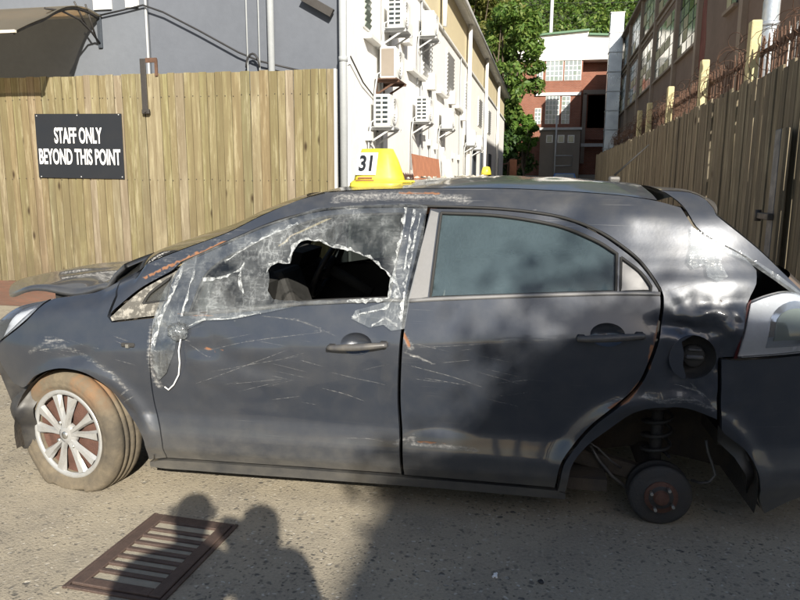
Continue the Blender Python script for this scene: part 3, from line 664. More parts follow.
def D(x, z):
    x = np.asarray(x, float); z = np.asarray(z, float)
    sh = (0.846+0.0775*(np.clip(x, .1, 2.7)-.434)) - 0.93
    zz = z - sh*sstep(.36, .72, z)*(1-sstep(1.02, 1.25, z))
    d = np.interp(zz, _zs, _ds)
    up = np.interp(zz, [1.0, 1.08, 1.16, 1.24, 1.29, 1.33, 1.37, 1.42], [.0, -.012, -.030, -.050, -.055, -.045, -.02, 0.])
    d = d + up*sstep(2.02, 2.35, x)
    fx = np.clip(-x-0.02, 0, None); rx = np.clip(x-2.55, 0, None)
    d = d + 0.50*fx**2 + 0.45*rx**2
    zt = np.interp(x, [-.8, -.5, -.1, .1, .25, .4], [.74, .83, .905, .94, 1.02, 1.3])
    d = d + 0.10*np.clip((z-(zt-.10))/.10, 0, 1.6)**2*(x < .4)
    for cx, cz, R in (ARF, ARR):
        r = np.hypot(x-cx, z-cz); d = d - 0.020*np.exp(-((r-R-.012)/.035)**2)*sstep(cz-.05, cz+.15, z)
    return d
def unproj(px, py, y=None):
    """photo pixel -> (x, z) on the car's side surface, or on the plane at depth y inside it"""
    r = photo_ray(px, py); d = 0.02 if y is None else y
    for _ in range(1 if y is not None else 14):
        t = ((CO-CAM)@CN + d)/(r@CN); p = CAM + r*t - CO; x, z = p@CU, p[2]
        if y is None: d = 0.5*d + 0.5*float(D(x, z))
    return float(x), float(z)
def smoothpoly(P, res, closed=True, curve=True):
    """Catmull-Rom through points; a repeated point makes a sharp corner"""
    P = [np.array(p) for p in P]; n = len(P); out = []
    for i in range(n if closed else n-1):
        p0, p1, p2, p3 = P[(i-1) % n], P[i], P[(i+1) % n], P[(i+2) % n]
        if not closed: p0 = P[max(i-1, 0)]; p3 = P[min(i+2, n-1)]
        L = np.linalg.norm(p2-p1)
        if L < 1e-6: continue
        def ang(a, b, c):
            u, v = b-a, c-b; l = np.linalg.norm(u)*np.linalg.norm(v); return 1 if l < 1e-12 else (u@v)/l
        m1 = (p2-p0)*.5 if curve and ang(p0, p1, p2) > 0.72 else (p2-p1)
        m2 = (p3-p1)*.5 if curve and ang(p1, p2, p3) > 0.72 else (p2-p1)
        m1 = m1*min(1, L/max(1e-9, np.linalg.norm(m1))); m2 = m2*min(1, L/max(1e-9, np.linalg.norm(m2)))
        k = max(1, int(L/res))
        for j in range(k):
            t = j/k; out.append((2*t**3-3*t**2+1)*p1+(t**3-2*t**2+t)*m1+(-2*t**3+3*t**2)*p2+(t**3-t**2)*m2)
    if not closed: out.append(P[-1])
    return np.array(out)
def px_poly(pts, res=0.02, curve=True): return smoothpoly([unproj(*p) for p in pts], res, True, curve)
def shrink(P, g):
    a = np.roll(P, 1, 0); b = np.roll(P, -1, 0); t = b-a; t /= np.maximum(np.linalg.norm(t, axis=1), 1e-9)[:, None]
    area = np.sum(P[:, 0]*b[:, 1]-b[:, 0]*P[:, 1]); n = np.stack([-t[:, 1], t[:, 0]], 1)*(1 if area > 0 else -1)
    return P + n*g
def inside(P, poly):
    x, y = P[:, 0], P[:, 1]; r = np.zeros(len(P), bool); j = len(poly)-1
    for i in range(len(poly)):
        xi, yi = poly[i]; xj, yj = poly[j]
        c = ((yi > y) != (yj > y)); r ^= c & (x < (xj-xi)*(y-yi)/((yj-yi) if abs(yj-yi) > 1e-12 else 1e-12)+xi); j = i
    return r
def segdist(P, poly, closed=True):
    dmin = np.full(len(P), 1e9); n = len(poly)
    for i in range(n if closed else n-1):
        a, b = np.asarray(poly[i]), np.asarray(poly[(i+1) % n]); ab = b-a; L = ab@ab
        t = np.clip(((P-a)@ab)/max(L, 1e-12), 0, 1); q = a+t[:, None]*ab
        dmin = np.minimum(dmin, np.hypot(*(P-q).T))
    return dmin
# ---- dents and crumples pressed into the sheet metal (x, z, size x, size z, depth, angle)
DENTS = [(.62, .70, .14, .035, .014, .15), (.52, .62, .06, .10, .010, 0), (.80, .64, .16, .04, .010, -.2), (1.36, .60, .05, .12, .008, 0), (1.62, .42, .10, .03, .010, 0),
         (1.25, 1.335, .30, .016, .012, 0), (2.12, 1.275, .09, .05, .016, .4), (2.30, 1.20, .13, .06, .008, 0), (.02, .64, .08, .03, .012, .3),
         (2.55, .865, .11, .028, .034, -.1), (2.62, .93, .12, .025, -.012, 0), (2.66, .76, .045, .09, .026, .2), (2.50, .71, .06, .05, .014, 0), (2.60, .55, .10, .03, .020, -.2), (2.40, .60, .05, .06, .016, .6),
         (2.70, .86, .035, .05, -.015, .5), (2.35, .50, .06, .03, .014, .7)]
DENTS = [d if d[0] > 0 else d for d in DENTS]
def dent(x, z):
    y = np.zeros_like(x)
    for cx, cz, sx, sz, a, an in DENTS:
        u = (x-cx)*math.cos(an)+(z-cz)*math.sin(an); v = -(x-cx)*math.sin(an)+(z-cz)*math.cos(an)
        y += a*np.exp(-(u/sx)**2-(v/sz)**2)
    cr = sstep(2.40, 2.50, x)*(1-sstep(2.74, 2.80, x))*sstep(.42, .52, z)*(1-sstep(.93, 1.02, z))
    fd = sstep(.40, .50, x)*(1-sstep(.95, 1.15, x))*sstep(.40, .5, z)*(1-sstep(.80, .84, z))
    for i in range(len(x)):
        n = mnoise.noise(Vector((x[i]*4.2, z[i]*4.2, 3.1)))*0.0022 + mnoise.noise(Vector((x[i]*11, z[i]*11, 9.1)))*0.0006
        if cr[i] > 0: n += cr[i]*(0.018*(0.35-abs(mnoise.noise(Vector((x[i]*9, z[i]*12, 2.2))))) + 0.006*mnoise.noise(Vector((x[i]*26, z[i]*26, 5))))
        if fd[i] > 0: n += fd[i]*0.008*(0.3-abs(mnoise.noise(Vector((x[i]*5, z[i]*9, 7.7)))))
        y[i] += n
    return y
# ---- scrapes, rust and dust: polylines traced on the photograph (kind, width m, strength, points)
MARKS = [('s', .025, .61, [(30, 352), (45, 343), (62, 346), (86, 357), (112, 373), (127, 390)]), ('s', .020, .7, [(46, 338), (62, 341)]), ('s', .03, .5, [(118, 402), (132, 388)]),
         ('s', .03, .55, [(108, 318), (128, 300), (150, 282), (180, 264)]), ('s', .05, .5, [(128, 276), (160, 262), (200, 248), (228, 236)]), ('s', .02, .5, [(118, 338), (135, 348)]),
         ('s', .03, .75, [(152, 328), (150, 352), (153, 375), (160, 386)]), ('s', .012, .6, [(168, 318), (200, 318), (240, 322)]), ('s', .010, .6, [(262, 316), (300, 320), (335, 334)]),
         ('s', .008, .55, [(205, 352), (245, 342), (330, 330)]), ('s', .007, .5, [(195, 384), (245, 366), (285, 350)]), ('s', .007, .55, [(322, 388), (345, 394), (362, 400)]), ('s', .008, .5, [(185, 330), (222, 340)]),
         ('s', .006, .5, [(232, 384), (280, 380)]), ('s', .006, .45, [(215, 370), (300, 356)]), ('s', .006, .5, [(345, 438), (390, 441), (400, 446)]), ('s', .03, .40, [(389, 350), (391, 372), (386, 388)]),
         ('s', .010, .75, [(402, 352), (418, 357), (434, 364)]), ('s', .007, .55, [(404, 364), (450, 376), (480, 386)]), ('s', .006, .45, [(420, 345), (452, 346), (520, 342)]), ('s', .007, .5, [(425, 378), (465, 384)]),
         ('s', .016, .75, [(394, 443), (404, 440), (414, 436), (412, 444), (440, 446), (478, 450)]), ('r', .010, .9, [(418, 442), (432, 443), (448, 445)]), ('r', .016, .75, [(404, 334), (409, 346)]), ('s', .025, .7, [(403, 332), (411, 348)]),
         ('s', .032, .78, [(334, 199), (360, 197), (400, 196), (440, 197), (468, 200)]), ('r', .010, .8, [(398, 193), (420, 192), (440, 194)]), ('r', .008, .7, [(432, 203), (450, 203)]), ('s', .012, .5, [(480, 204), (540, 210)]),
         ('r', .010, .95, [(144, 278), (165, 268), (195, 254), (226, 241)]), ('r', .011, .8, [(178, 314), (205, 316), (236, 311)]), ('r', .012, .75, [(204, 349), (214, 352), (222, 351)]), ('r', .012, .7, [(154, 358), (160, 362)]), ('r', .008, .6, [(230, 341), (245, 343)]),
         ('r', .014, .8, [(661, 318), (652, 345), (649, 370)]), ('r', .015, .95, [(640, 384), (628, 400), (610, 408)]), ('r', .008, .6, [(602, 414), (592, 422)]), ('s', .018, .65, [(640, 398), (665, 402), (690, 400), (716, 411)]), ('s', .014, .5, [(672, 384), (700, 392), (716, 408)]), ('s', .012, .5, [(620, 404), (650, 407)]),
         ('s', .012, .6, [(690, 380), (705, 400)]), ('s', .02, .4, [(578, 420), (600, 412)]), ('r', .012, .55, [(720, 300), (728, 310)]), ('s', .01, .5, [(664, 292), (690, 284)]), ('r', .010, .8, [(598, 232), (606, 236)]), ('s', .006, .45, [(150, 455), (165, 456)])]
MARKS = [(k, wd, s, [unproj(*p) for p in pts]) for k, wd, s, pts in MARKS]
def wear_of(x, z):
    P = np.stack([x, z], 1); w_ = np.zeros((len(x), 4), np.float32); w_[:, 3] = 1
    for k, wd, s, pts in MARKS:
        d = segdist(P, pts, False); v = s*np.exp(-(d/wd)**2); c = 0 if k == 's' else 1
        w_[:, c] = np.maximum(w_[:, c], v)
    w_[:, 2] = 0.85*(1-sstep(.16, .40, z)) + 0.35*sstep(1.22, 1.36, z)
    return w_
FARSIDE = []
def panel(name, poly, mat, parent=None, holes=(), off=0.0, thick=0.028, res=0.014, gap=0.0028, dents=1.0, wear=True, extra=None, mirror=True, back=False):
    poly = shrink(np.asarray(poly), gap); holes = [np.asarray(h) for h in holes]
    lo, hi = poly.min(0), poly.max(0)
    gx, gy = np.meshgrid(np.arange(lo[0], hi[0], res), np.arange(lo[1], hi[1], res)); gx[1::2] += res/2
    G = np.stack([gx.ravel(), gy.ravel()], 1) + rng.uniform(-.12, .12, (gx.size, 2))*res
    ok = inside(G, poly) & (segdist(G, poly) > res*.55)
    for h in holes: ok &= ~inside(G, h) & (segdist(G, h) > res*.55)
    G = G[ok]; pts = list(map(tuple, G)); edges = []
    for loop in [poly]+holes:
        s = len(pts); pts += list(map(tuple, loop)); n = len(loop); edges += [(s+i, s+(i+1) % n) for i in range(n)]
    v2, _, faces, _, _, _ = delaunay_2d_cdt([Vector(p) for p in pts], edges, [], 0, 1e-6)
    V = np.array([(p.x, p.y) for p in v2]); T = np.array([list(t) for t in faces if len(t) == 3])
    c = V[T].mean(1); k = inside(c, poly)
    for h in holes: k &= ~inside(c, h)
    T = T[k]
    y = D(V[:, 0], V[:, 1]) + off
    if dents: y = y + dent(V[:, 0], V[:, 1])*dents
    if extra is not None: y = y + extra(V[:, 0], V[:, 1])
    verts = np.stack([V[:, 0], y, V[:, 1]], 1)
    faces = [tuple(t) for t in T]; nskin = len(faces)
    if thick > 0:
        cnt = {}
        for t in T:
            for a, b in ((t[0], t[1]), (t[1], t[2]), (t[2], t[0])): cnt[(a, b)] = 1
        be = [(a, b) for (a, b) in cnt if (b, a) not in cnt]; vl = list(map(tuple, verts)); m0 = {}; m1 = {}
        for a, b in be:
            for q in (a, b):
                if q not in m0:
                    m0[q] = len(vl); vl.append(tuple(verts[q])); m1[q] = len(vl); vl.append((verts[q][0], verts[q][1]+thick, verts[q][2]))
            faces.append((m0[b], m0[a], m1[a], m1[b]))
        verts = np.array(vl)
    me = pydata(name, verts, faces, True)
    if wear:
        at = me.color_attributes.new('wear', 'FLOAT_COLOR', 'POINT'); at.data.foreach_set('color', wear_of(verts[:, 0], verts[:, 2]).ravel())
    o = mobj(name, me, mat, parent or car)
    if mirror: FARSIDE.append(o)
    return o
def far_copy(o, parent=None):
    c = o.copy(); COL.objects.link(c); c.parent = parent or car
    if parent is None: c.scale = (1, -1, 1); c.location = (0, CW, 0)
    for ch in list(o.children):
        if ch.get('_near'): continue
        far_copy(ch, c)
    return c
# ------------------------------------------------------------------ car materials
def mat_paint(name, base, rough=0.30, metal=0.35, dust0=0.055):
    m, nt, b = newmat(name); v = coords(nt)
    at = node(nt, 'ShaderNodeAttribute', attribute_name='wear'); s = node(nt, 'ShaderNodeSeparateColor', {0: at.outputs['Color']})
    n1 = noise(nt, v, 9, 6, .62); n2 = noise(nt, v, 60, 4, .6); nstr = noise(nt, coords(nt, scale=(10, 10, 120), rot=(0, math.radians(12), 0)), 1.0, 4, .6)
    n0 = noise(nt, v, 2.2, 5)
    fine = math_(nt, 'ADD', math_(nt, 'MULTIPLY', nstr, .6), math_(nt, 'MULTIPLY', n2, .4))
    sc = math_(nt, 'MULTIPLY', math_(nt, 'SUBTRACT', math_(nt, 'ADD', s.outputs[0], fine), 1.02), 3.0, True)
    sc = math_(nt, 'MULTIPLY', sc, ramp(nt, noise(nt, v, 95, 5, .7), [(.36, .12), (.62, .95)]))
    ru = math_(nt, 'MULTIPLY', math_(nt, 'SUBTRACT', math_(nt, 'ADD', s.outputs[1], n1), 1.05), 5.0, True)
    scr = math_(nt, 'MULTIPLY', ramp(nt, noise(nt, coords(nt, scale=(2.2, 2.2, 190), rot=(0, math.radians(14), 0)), 1.0, 2), [(.665, 0.0), (.73, .30)]), ramp(nt, n0, [(.52, 0.0), (.66, 1.0)]))
    dust = math_(nt, 'ADD', dust0, math_(nt, 'ADD', math_(nt, 'MULTIPLY', ramp(nt, n1, [(.4, 0.0), (.8, 1.0)]), .10), math_(nt, 'MULTIPLY', s.outputs[2], math_(nt, 'MULTIPLY', n1, .75))), True)
    spk = ramp(nt, noise(nt, v, 210, 1), [(.66, 0.0), (.72, .5)])
    dust = math_(nt, 'MAXIMUM', dust, math_(nt, 'MULTIPLY', spk, math_(nt, 'ADD', .15, s.outputs[2])))
    col = mixc(nt, dust, base, (0.195, 0.18, 0.15)); col = mixc(nt, math_(nt, 'MAXIMUM', sc, scr), col, (0.36, 0.355, 0.345)); col = mixc(nt, ru, col, mixc(nt, n2, (0.13, 0.048, 0.020), (0.27, 0.135, 0.070)))
    allw = math_(nt, 'MAXIMUM', math_(nt, 'MAXIMUM', sc, ru), math_(nt, 'MULTIPLY', dust, .8))
    setb(nt, b, color=col, metal=math_(nt, 'MULTIPLY', math_(nt, 'SUBTRACT', 1.0, allw), metal), rough=math_(nt, 'ADD', rough, math_(nt, 'MULTIPLY', math_(nt, 'MAXIMUM', allw, math_(nt, 'MULTIPLY', n1, .15)), .5), True),
         coat=math_(nt, 'MULTIPLY', math_(nt, 'SUBTRACT', 1.0, allw), .85), coatr=.07, normal=bump(nt, math_(nt, 'SUBTRACT', math_(nt, 'MULTIPLY', n2, .12), math_(nt, 'MULTIPLY', math_(nt, 'MAXIMUM', sc, ru), .5)), .0015))
mat_paint('car_paint', (0.029, 0.037, 0.055))
simple('black_plastic', (0.022, 0.022, 0.024), 0.5, var=0.3, scale=12, c2=(0.06, 0.055, 0.048))
simple('grey_handle', (0.060, 0.060, 0.064), 0.38, var=0.3, scale=20, c2=(0.13, 0.12, 0.105))
simple('black_rubber', (0.018, 0.018, 0.018), 0.7)
simple('interior_dark', (0.030, 0.029, 0.028), 0.8, var=0.3, scale=8)
simple('seat_fabric', (0.035, 0.035, 0.037), 0.95, var=0.3, scale=14, bumpd=0.003)
simple('underbody', (0.028, 0.025, 0.022), 0.9, c2=(0.085, 0.062, 0.042), scale=7, bumpd=0.004)
simple('pillar_satin', (0.21, 0.21, 0.215), 0.42, 0.2, var=0.25, scale=9)
simple('dirty_trim', (0.10, 0.095, 0.085), 0.7, c2=(0.42, 0.40, 0.36), scale=34, bumpd=0.003, thr=(.5, .62))
simple('chrome', (0.72, 0.74, 0.77), 0.12, 1.0, var=0.1, scale=8)
simple('lamp_white', (0.72, 0.74, 0.78), 0.18, 0.25, var=0.15, scale=10)
simple('lamp_red', (0.05, 0.006, 0.008), 0.2, var=0.3, scale=8)
simple('cover_silver', (0.40, 0.41, 0.42), 0.40, 0.35, c2=(0.27, 0.255, 0.225), scale=14)
simple('drum_iron', (0.030, 0.032, 0.036), 0.7, 0.2, c2=(0.055, 0.048, 0.042), scale=14, bumpd=0.003)
simple('hub_rust', (0.10, 0.048, 0.034), 0.85, c2=(0.055, 0.028, 0.022), scale=18, bumpd=0.003)
simple('bright_metal', (0.60, 0.60, 0.58), 0.3, 0.9)
def mat_tyre():
    m, nt, b = newmat('tyre_dusty'); v = coords(nt); n = noise(nt, v, 5, 6, .65); n2 = noise(nt, v, 40, 4)
    col = mixc(nt, ramp(nt, n, [(.30, 0.0), (.66, 1.0)]), (0.185, 0.150, 0.102), (0.075, 0.063, 0.047))
    z = node(nt, 'ShaderNodeSeparateXYZ', {0: v}).outputs[2]
    cl = math_(nt, 'MULTIPLY', ramp(nt, z, [(.12, 0.0), (.28, 1.0)]), ramp(nt, n, [(.42, 0.0), (.55, .85)]))
    col = mixc(nt, cl, col, (0.33, 0.17, 0.075)); col = mixc(nt, math_(nt, 'MULTIPLY', n2, .4), col, (0.05, 0.045, 0.038))
    setb(nt, b, color=col, rough=.9, normal=bump(nt, n2, .003))
mat_tyre()
def mat_glass(name, tint, dust, dustc, rough=.015):
    m, nt, b = newmat(name); nt.nodes.remove(b); v = coords(nt)
    n = noise(nt, v, 3.5, 5, .6); n2 = noise(nt, v, 120, 3)
    tr = node(nt, 'ShaderNodeBsdfTransparent', {0: rgb(tint)}); gl = node(nt, 'ShaderNodeBsdfGlossy', {'Roughness': rough})
    df = node(nt, 'ShaderNodeBsdfDiffuse', {0: rgb(dustc)}); fr_ = node(nt, 'ShaderNodeFresnel', {0: 1.52})
    mx = node(nt, 'ShaderNodeMixShader', {0: math_(nt, 'MULTIPLY', ramp(nt, math_(nt, 'ADD', math_(nt, 'MULTIPLY', n, .7), math_(nt, 'MULTIPLY', n2, .3)), [(.25, .6), (.75, 1.4)]), dust, True), 1: tr.outputs[0], 2: df.outputs[0]})
    mx2 = node(nt, 'ShaderNodeMixShader', {0: fr_.outputs[0], 1: mx.outputs[0], 2: gl.outputs[0]})
    nt.links.new(mx2.outputs[0], nt.nodes['Material Output'].inputs[0])
mat_glass('car_glass', (0.36, 0.42, 0.43), 0.22, (0.20, 0.285, 0.33))
mat_glass('screen_glass', (0.70, 0.76, 0.75), 0.14, (0.34, 0.34, 0.32))
mat_glass('lens_glass', (0.85, 0.87, 0.90), 0.10, (0.45, 0.46, 0.48))
def mat_film():
    m, nt, b = newmat('plastic_film'); nt.nodes.remove(b); v = coords(nt)
    vs_ = coords(nt, scale=(17, 17, 2.4), rot=(0, math.radians(32), 0)); va = coords(nt, scale=(3.2, 3.2, 15), rot=(0, math.radians(18), 0))
    st = noise(nt, vs_, 1.0, 4, .6); st2 = noise(nt, va, 1.0, 4, .6); br = noise(nt, v, 6.5, 4, .6); n3 = noise(nt, v, 34, 4, .65)
    r1 = ramp(nt, math_(nt, 'ABSOLUTE', math_(nt, 'SUBTRACT', st, .5)), [(.0, .8), (.02, .12), (.05, 0.0)])
    r2 = ramp(nt, math_(nt, 'ABSOLUTE', math_(nt, 'SUBTRACT', st2, .52)), [(.0, .7), (.014, .08), (.04, 0.0)])
    f = math_(nt, 'MULTIPLY', math_(nt, 'MAXIMUM', r1, r2), ramp(nt, br, [(.42, 0.0), (.66, .34)]))
    f = math_(nt, 'ADD', math_(nt, 'ADD', f, ramp(nt, br, [(.38, .015), (.70, .20)])), math_(nt, 'MULTIPLY', ramp(nt, n3, [(.55, 0.0), (.75, 1.0)]), .10), True)
    nrm = bump(nt, math_(nt, 'ADD', math_(nt, 'ADD', st, st2), math_(nt, 'MULTIPLY', n3, .22)), .006)
    df = node(nt, 'ShaderNodeBsdfDiffuse', {0: (.50, .53, .55, 1), 'Normal': nrm}); gl = node(nt, 'ShaderNodeBsdfGlossy', {'Roughness': .10, 'Normal': nrm})
    tr = node(nt, 'ShaderNodeBsdfTransparent', {0: (.93, .95, .96, 1)}); fr_ = node(nt, 'ShaderNodeFresnel', {0: 1.7, 1: nrm})
    mx = node(nt, 'ShaderNodeMixShader', {0: f, 1: tr.outputs[0], 2: df.outputs[0]})
    mx2 = node(nt, 'ShaderNodeMixShader', {0: math_(nt, 'MULTIPLY', fr_.outputs[0], .9, True), 1: mx.outputs[0], 2: gl.outputs[0]})
    nt.links.new(mx2.outputs[0], nt.nodes['Material Output'].inputs[0])
mat_film()
def mat_crack():
    m, nt, b = newmat('film_edge'); v = coords(nt); n = noise(nt, v, 55, 4, .7)
    setb(nt, b, color=(0.62, 0.65, 0.67), rough=.2, spec=.6)
    tr = node(nt, 'ShaderNodeBsdfTransparent')
    mx = node(nt, 'ShaderNodeMixShader', {0: ramp(nt, n, [(.38, .02), (.66, .70)]), 1: tr.outputs[0], 2: b.outputs[0]})
    nt.links.new(mx.outputs[0], nt.nodes['Material Output'].inputs[0])
mat_crack()

# ------------------------------------------------------------------ side panels
S = 0.02
def cup_hole(px0, px1, py0, py1):
    (x0, z0), (x1, z1) = unproj(px0, py0), unproj(px1, py1); xm, zm = x0+(x1-x0)*.46, z0+(z1-z0)*.46+.006
    return np.array([(xm+.064*math.cos(a), zm+.044*math.sin(a)) for a in np.linspace(0, 2*math.pi, 33)[:-1]])
HF, HR = (329, 388, 347, 344), (577, 644, 338, 335)
fender = panel('front_fender', px_poly([(-6, 345), (2, 340), (27, 320), (50, 300), (70, 296), (95, 292), (110, 286), (122, 279), (116, 296), (108, 316), (112, 322), (158, 317), (152, 330), (150, 350), (150, 368), (155, 405), (161, 435), (167, 458), (149, 460), (142, 437), (126, 410), (108, 388), (86, 374), (59, 369), (36, 376), (24, 388), (14, 384), (3, 368)], S), 'car_paint')
apil = panel('front_pillar', px_poly([(122, 279), (150, 262), (185, 248), (228, 232), (262, 215), (300, 199), (327, 192.2), (327, 208.5), (300, 214), (270, 223), (228, 241), (200, 254), (182, 262), (172, 271), (140, 289), (110, 314), (117, 296)], S), 'car_paint', off=.0015, thick=.018)
door_win = px_poly([(190, 312), (205, 276), (225, 259), (270, 237), (318, 219), (360, 215), (403, 214), (399, 250), (389, 298), (300, 302), (250, 308)], S)
fdoor = panel('front_door', px_poly([(158, 318), (168, 290), (182, 264), (200, 255.5), (228, 243), (270, 225), (324, 210.5), (400, 207), (427, 208), (418, 250), (406, 300), (400, 345), (398, 400), (400, 440), (402, 474), (300, 467), (167, 458), (161, 435), (155, 405), (150, 368), (150, 345), (152, 330)], S), 'car_paint', holes=[door_win, cup_hole(*HF)])
rwin = px_poly([(441, 213), (500, 216), (560, 226.5), (598, 242), (617, 254), (616, 292), (430, 298)], S)
rqtr = px_poly([(621, 257.5), (640, 272), (651, 287), (651, 291.5), (620, 292.5)], S)
rdoor = panel('rear_door', px_poly([(430, 208), (500, 210), (560, 218), (598, 233), (618, 246), (638, 262), (654, 282), (661, 297), (659, 327), (651, 357), (637, 387), (617, 405), (593, 424), (574, 445), (561, 465), (555, 488), (404, 475), (402, 440), (400, 400), (402, 345), (408, 300), (420, 250)], S), 'car_paint', holes=[rwin, rqtr, cup_hole(*HR)])
fuel = smoothpoly([(unproj(693, 358)[0]+.083*math.cos(a), unproj(693, 358)[1]+.083*math.sin(a)) for a in np.linspace(0, 2*math.pi, 25)[:-1]], S)
quarter = panel('quarter_panel', px_poly([(324, 192), (380, 189), (430, 188), (500, 188), (560, 190.5), (620, 195), (655, 200), (681, 207), (695, 228), (710, 238), (744, 256), (757, 270), (757, 284), (749, 302), (735, 358), (721, 360), (718, 421), (690, 411), (668, 408.5), (645, 411), (630, 417), (602, 435), (583, 451), (572, 467), (566, 492), (557, 492), (563, 466), (576, 446), (595, 425), (619, 406.5), (639, 388), (653, 358), (661, 328), (663, 296), (656, 281), (640, 260), (620, 243.5), (600, 231), (560, 216), (500, 208), (428, 206), (400, 205), (324, 208.5)], S), 'car_paint', holes=[fuel])
sill = panel('sill', px_poly([(149, 461.5), (167, 460), (300, 469), (404, 477), (556, 490.5), (566, 494), (566, 500), (400, 486), (165, 469), (150, 467)], S), 'car_paint', thick=.12)
tri = px_poly([(143, 304), (149, 294), (172, 276.5), (167, 301)], S)
trim = panel('corner_trim', px_poly([(110, 317), (141, 290), (177, 270), (166, 300), (157, 316), (112, 321.5)], S), 'dirty_trim', holes=[tri], wear=False)
o = panel('corner_window', tri, 'screen_glass', trim, off=.012, thick=0, res=.03, gap=-.004, dents=0, wear=False, mirror=False)
bump_r = panel('rear_bumper', px_poly([(722, 360), (736, 360), (800, 355), (835, 350), (868, 348), (868, 480), (800, 498), (764, 514), (759, 500), (758, 474), (746, 452), (729, 438), (721, 430)], S), 'car_paint', dents=.5)
hatch = panel('tailgate_side', px_poly([(661, 190), (690, 192), (706, 199), (714, 208), (717, 215), (760, 250), (800, 288), (838, 322), (838, 342), (800, 296.5), (776, 279), (745, 256.5), (711, 238.5), (696, 227), (682, 205.5)], S), 'car_paint', dents=.3)
lampo = px_poly([(750, 302), (764, 296), (785, 291), (803, 294), (842, 326), (848, 346), (800, 352), (736, 357)], S)
lamp = panel('tail_lamp', lampo, 'lamp_white', gap=.004, dents=0, wear=False, off=-.004)
lc = lampo.mean(0)
ci = px_poly([(764, 348), (770, 316), (782, 303), (800, 300), (830, 320), (830, 342), (800, 346)], S)
panel('inner_reflector', ci, 'chrome', lamp, off=-.010, thick=.008, dents=0, wear=False, mirror=False)
panel('reflector_core', px_poly([(772, 341), (776, 318), (786, 309), (802, 308), (822, 324), (822, 338)], S), 'pane_green', lamp, off=-.014, thick=.006, dents=0, wear=False, mirror=False)
panel('red_border', px_poly([(747.5, 303), (751, 300), (742, 336), (737, 358.5), (733.5, 359)], S), 'lamp_red', lamp, off=-.003, thick=.01, gap=0, dents=0, wear=False, mirror=False, res=.02)
panel('lens', lampo, 'lens_glass', lamp, off=-.020, thick=.016, gap=.002, dents=0, wear=False, mirror=False)
head_poly = px_poly([(-24, 346), (0, 320), (20, 306), (50, 299), (26, 320), (2, 340), (-8, 352)], S)
hlamp = panel('head_lamp', head_poly, 'chrome', gap=.003, dents=0, wear=False, off=.004)
panel('lens', head_poly, 'lens_glass', hlamp, off=-.006, thick=.012, gap=.002, dents=0, wear=False, mirror=False)
panel('reflector', px_poly([(3, 338), (24, 318), (44, 302.5), (24, 309), (10, 322)], S), 'lamp_white', hlamp, off=-.001, thick=.004, dents=0, wear=False, mirror=False)
# glazing, seals and pillar trims
panel('window_pane', rwin, 'car_glass', rdoor, off=.012, thick=0, res=.03, gap=-.006, dents=0, wear=False, mirror=False)
panel('quarter_insert', rqtr, 'pillar_satin', rdoor, off=.008, thick=0, res=.03, gap=-.006, dents=0, wear=False, mirror=False)
panel('pillar_trim', px_poly([(431, 210), (439, 212.5), (428, 297), (408, 300), (420, 252)], S), 'pillar_satin', rdoor, off=-.004, thick=.006, gap=.001, dents=0, wear=False, mirror=False)
fglass = px_poly([(190, 312), (200, 285), (207, 276), (213, 280), (205, 296), (214, 303), (226, 308), (215, 311)], S)
panel('glass_remnant', fglass, 'screen_glass', fdoor, off=.014, thick=0, res=.03, gap=-.003, dents=0, wear=False, mirror=False)
def seal(poly, par, r=.007, off=.004, name='window_seal', mat='black_rubber', closed=True):
    P = [(p[0], float(D(p[0], p[1]))+off, p[1]) for p in poly]
    if closed: P.append(P[0])
    return MB().tube(P, r, 6, cap=not closed).build(name, mat, par)
seal(rwin, rdoor); seal(rqtr, rdoor); seal(door_win, fdoor); seal(tri, trim)
for par, pts in ((rdoor, [(408, 301), (430, 299.5), (520, 296), (616, 293.5), (660, 294)]), (fdoor, [(184, 314), (250, 309.5), (300, 304), (389, 300), (404, 301)])):
    P = smoothpoly([unproj(*p) for p in pts], .04, False)
    seal(P, par, .009, -.001, 'belt_moulding', 'pillar_satin' if par is rdoor else 'grey_handle', False)
# roof-door gap seal, black
seal(smoothpoly([unproj(*p) for p in [(180, 263), (228, 242), (270, 224), (324, 209.5), (400, 206), (500, 209), (560, 217), (600, 232), (640, 261), (661, 292)]], .04, False), car, .006, .006, 'roof_seal', 'black_rubber', False)
# door cards inside
for par in (fdoor, rdoor):
    pass
panel('door_card', px_poly([(165, 312), (390, 302), (398, 345), (396, 460), (180, 452), (165, 400)], .05), 'interior_dark', fdoor, off=.085, thick=0, res=.06, dents=0, wear=False, mirror=False)
panel('door_card', px_poly([(412, 300), (655, 294), (650, 345), (615, 395), (565, 450), (556, 480), (410, 468)], .05), 'interior_dark', rdoor, off=.085, thick=0, res=.06, dents=0, wear=False, mirror=False)
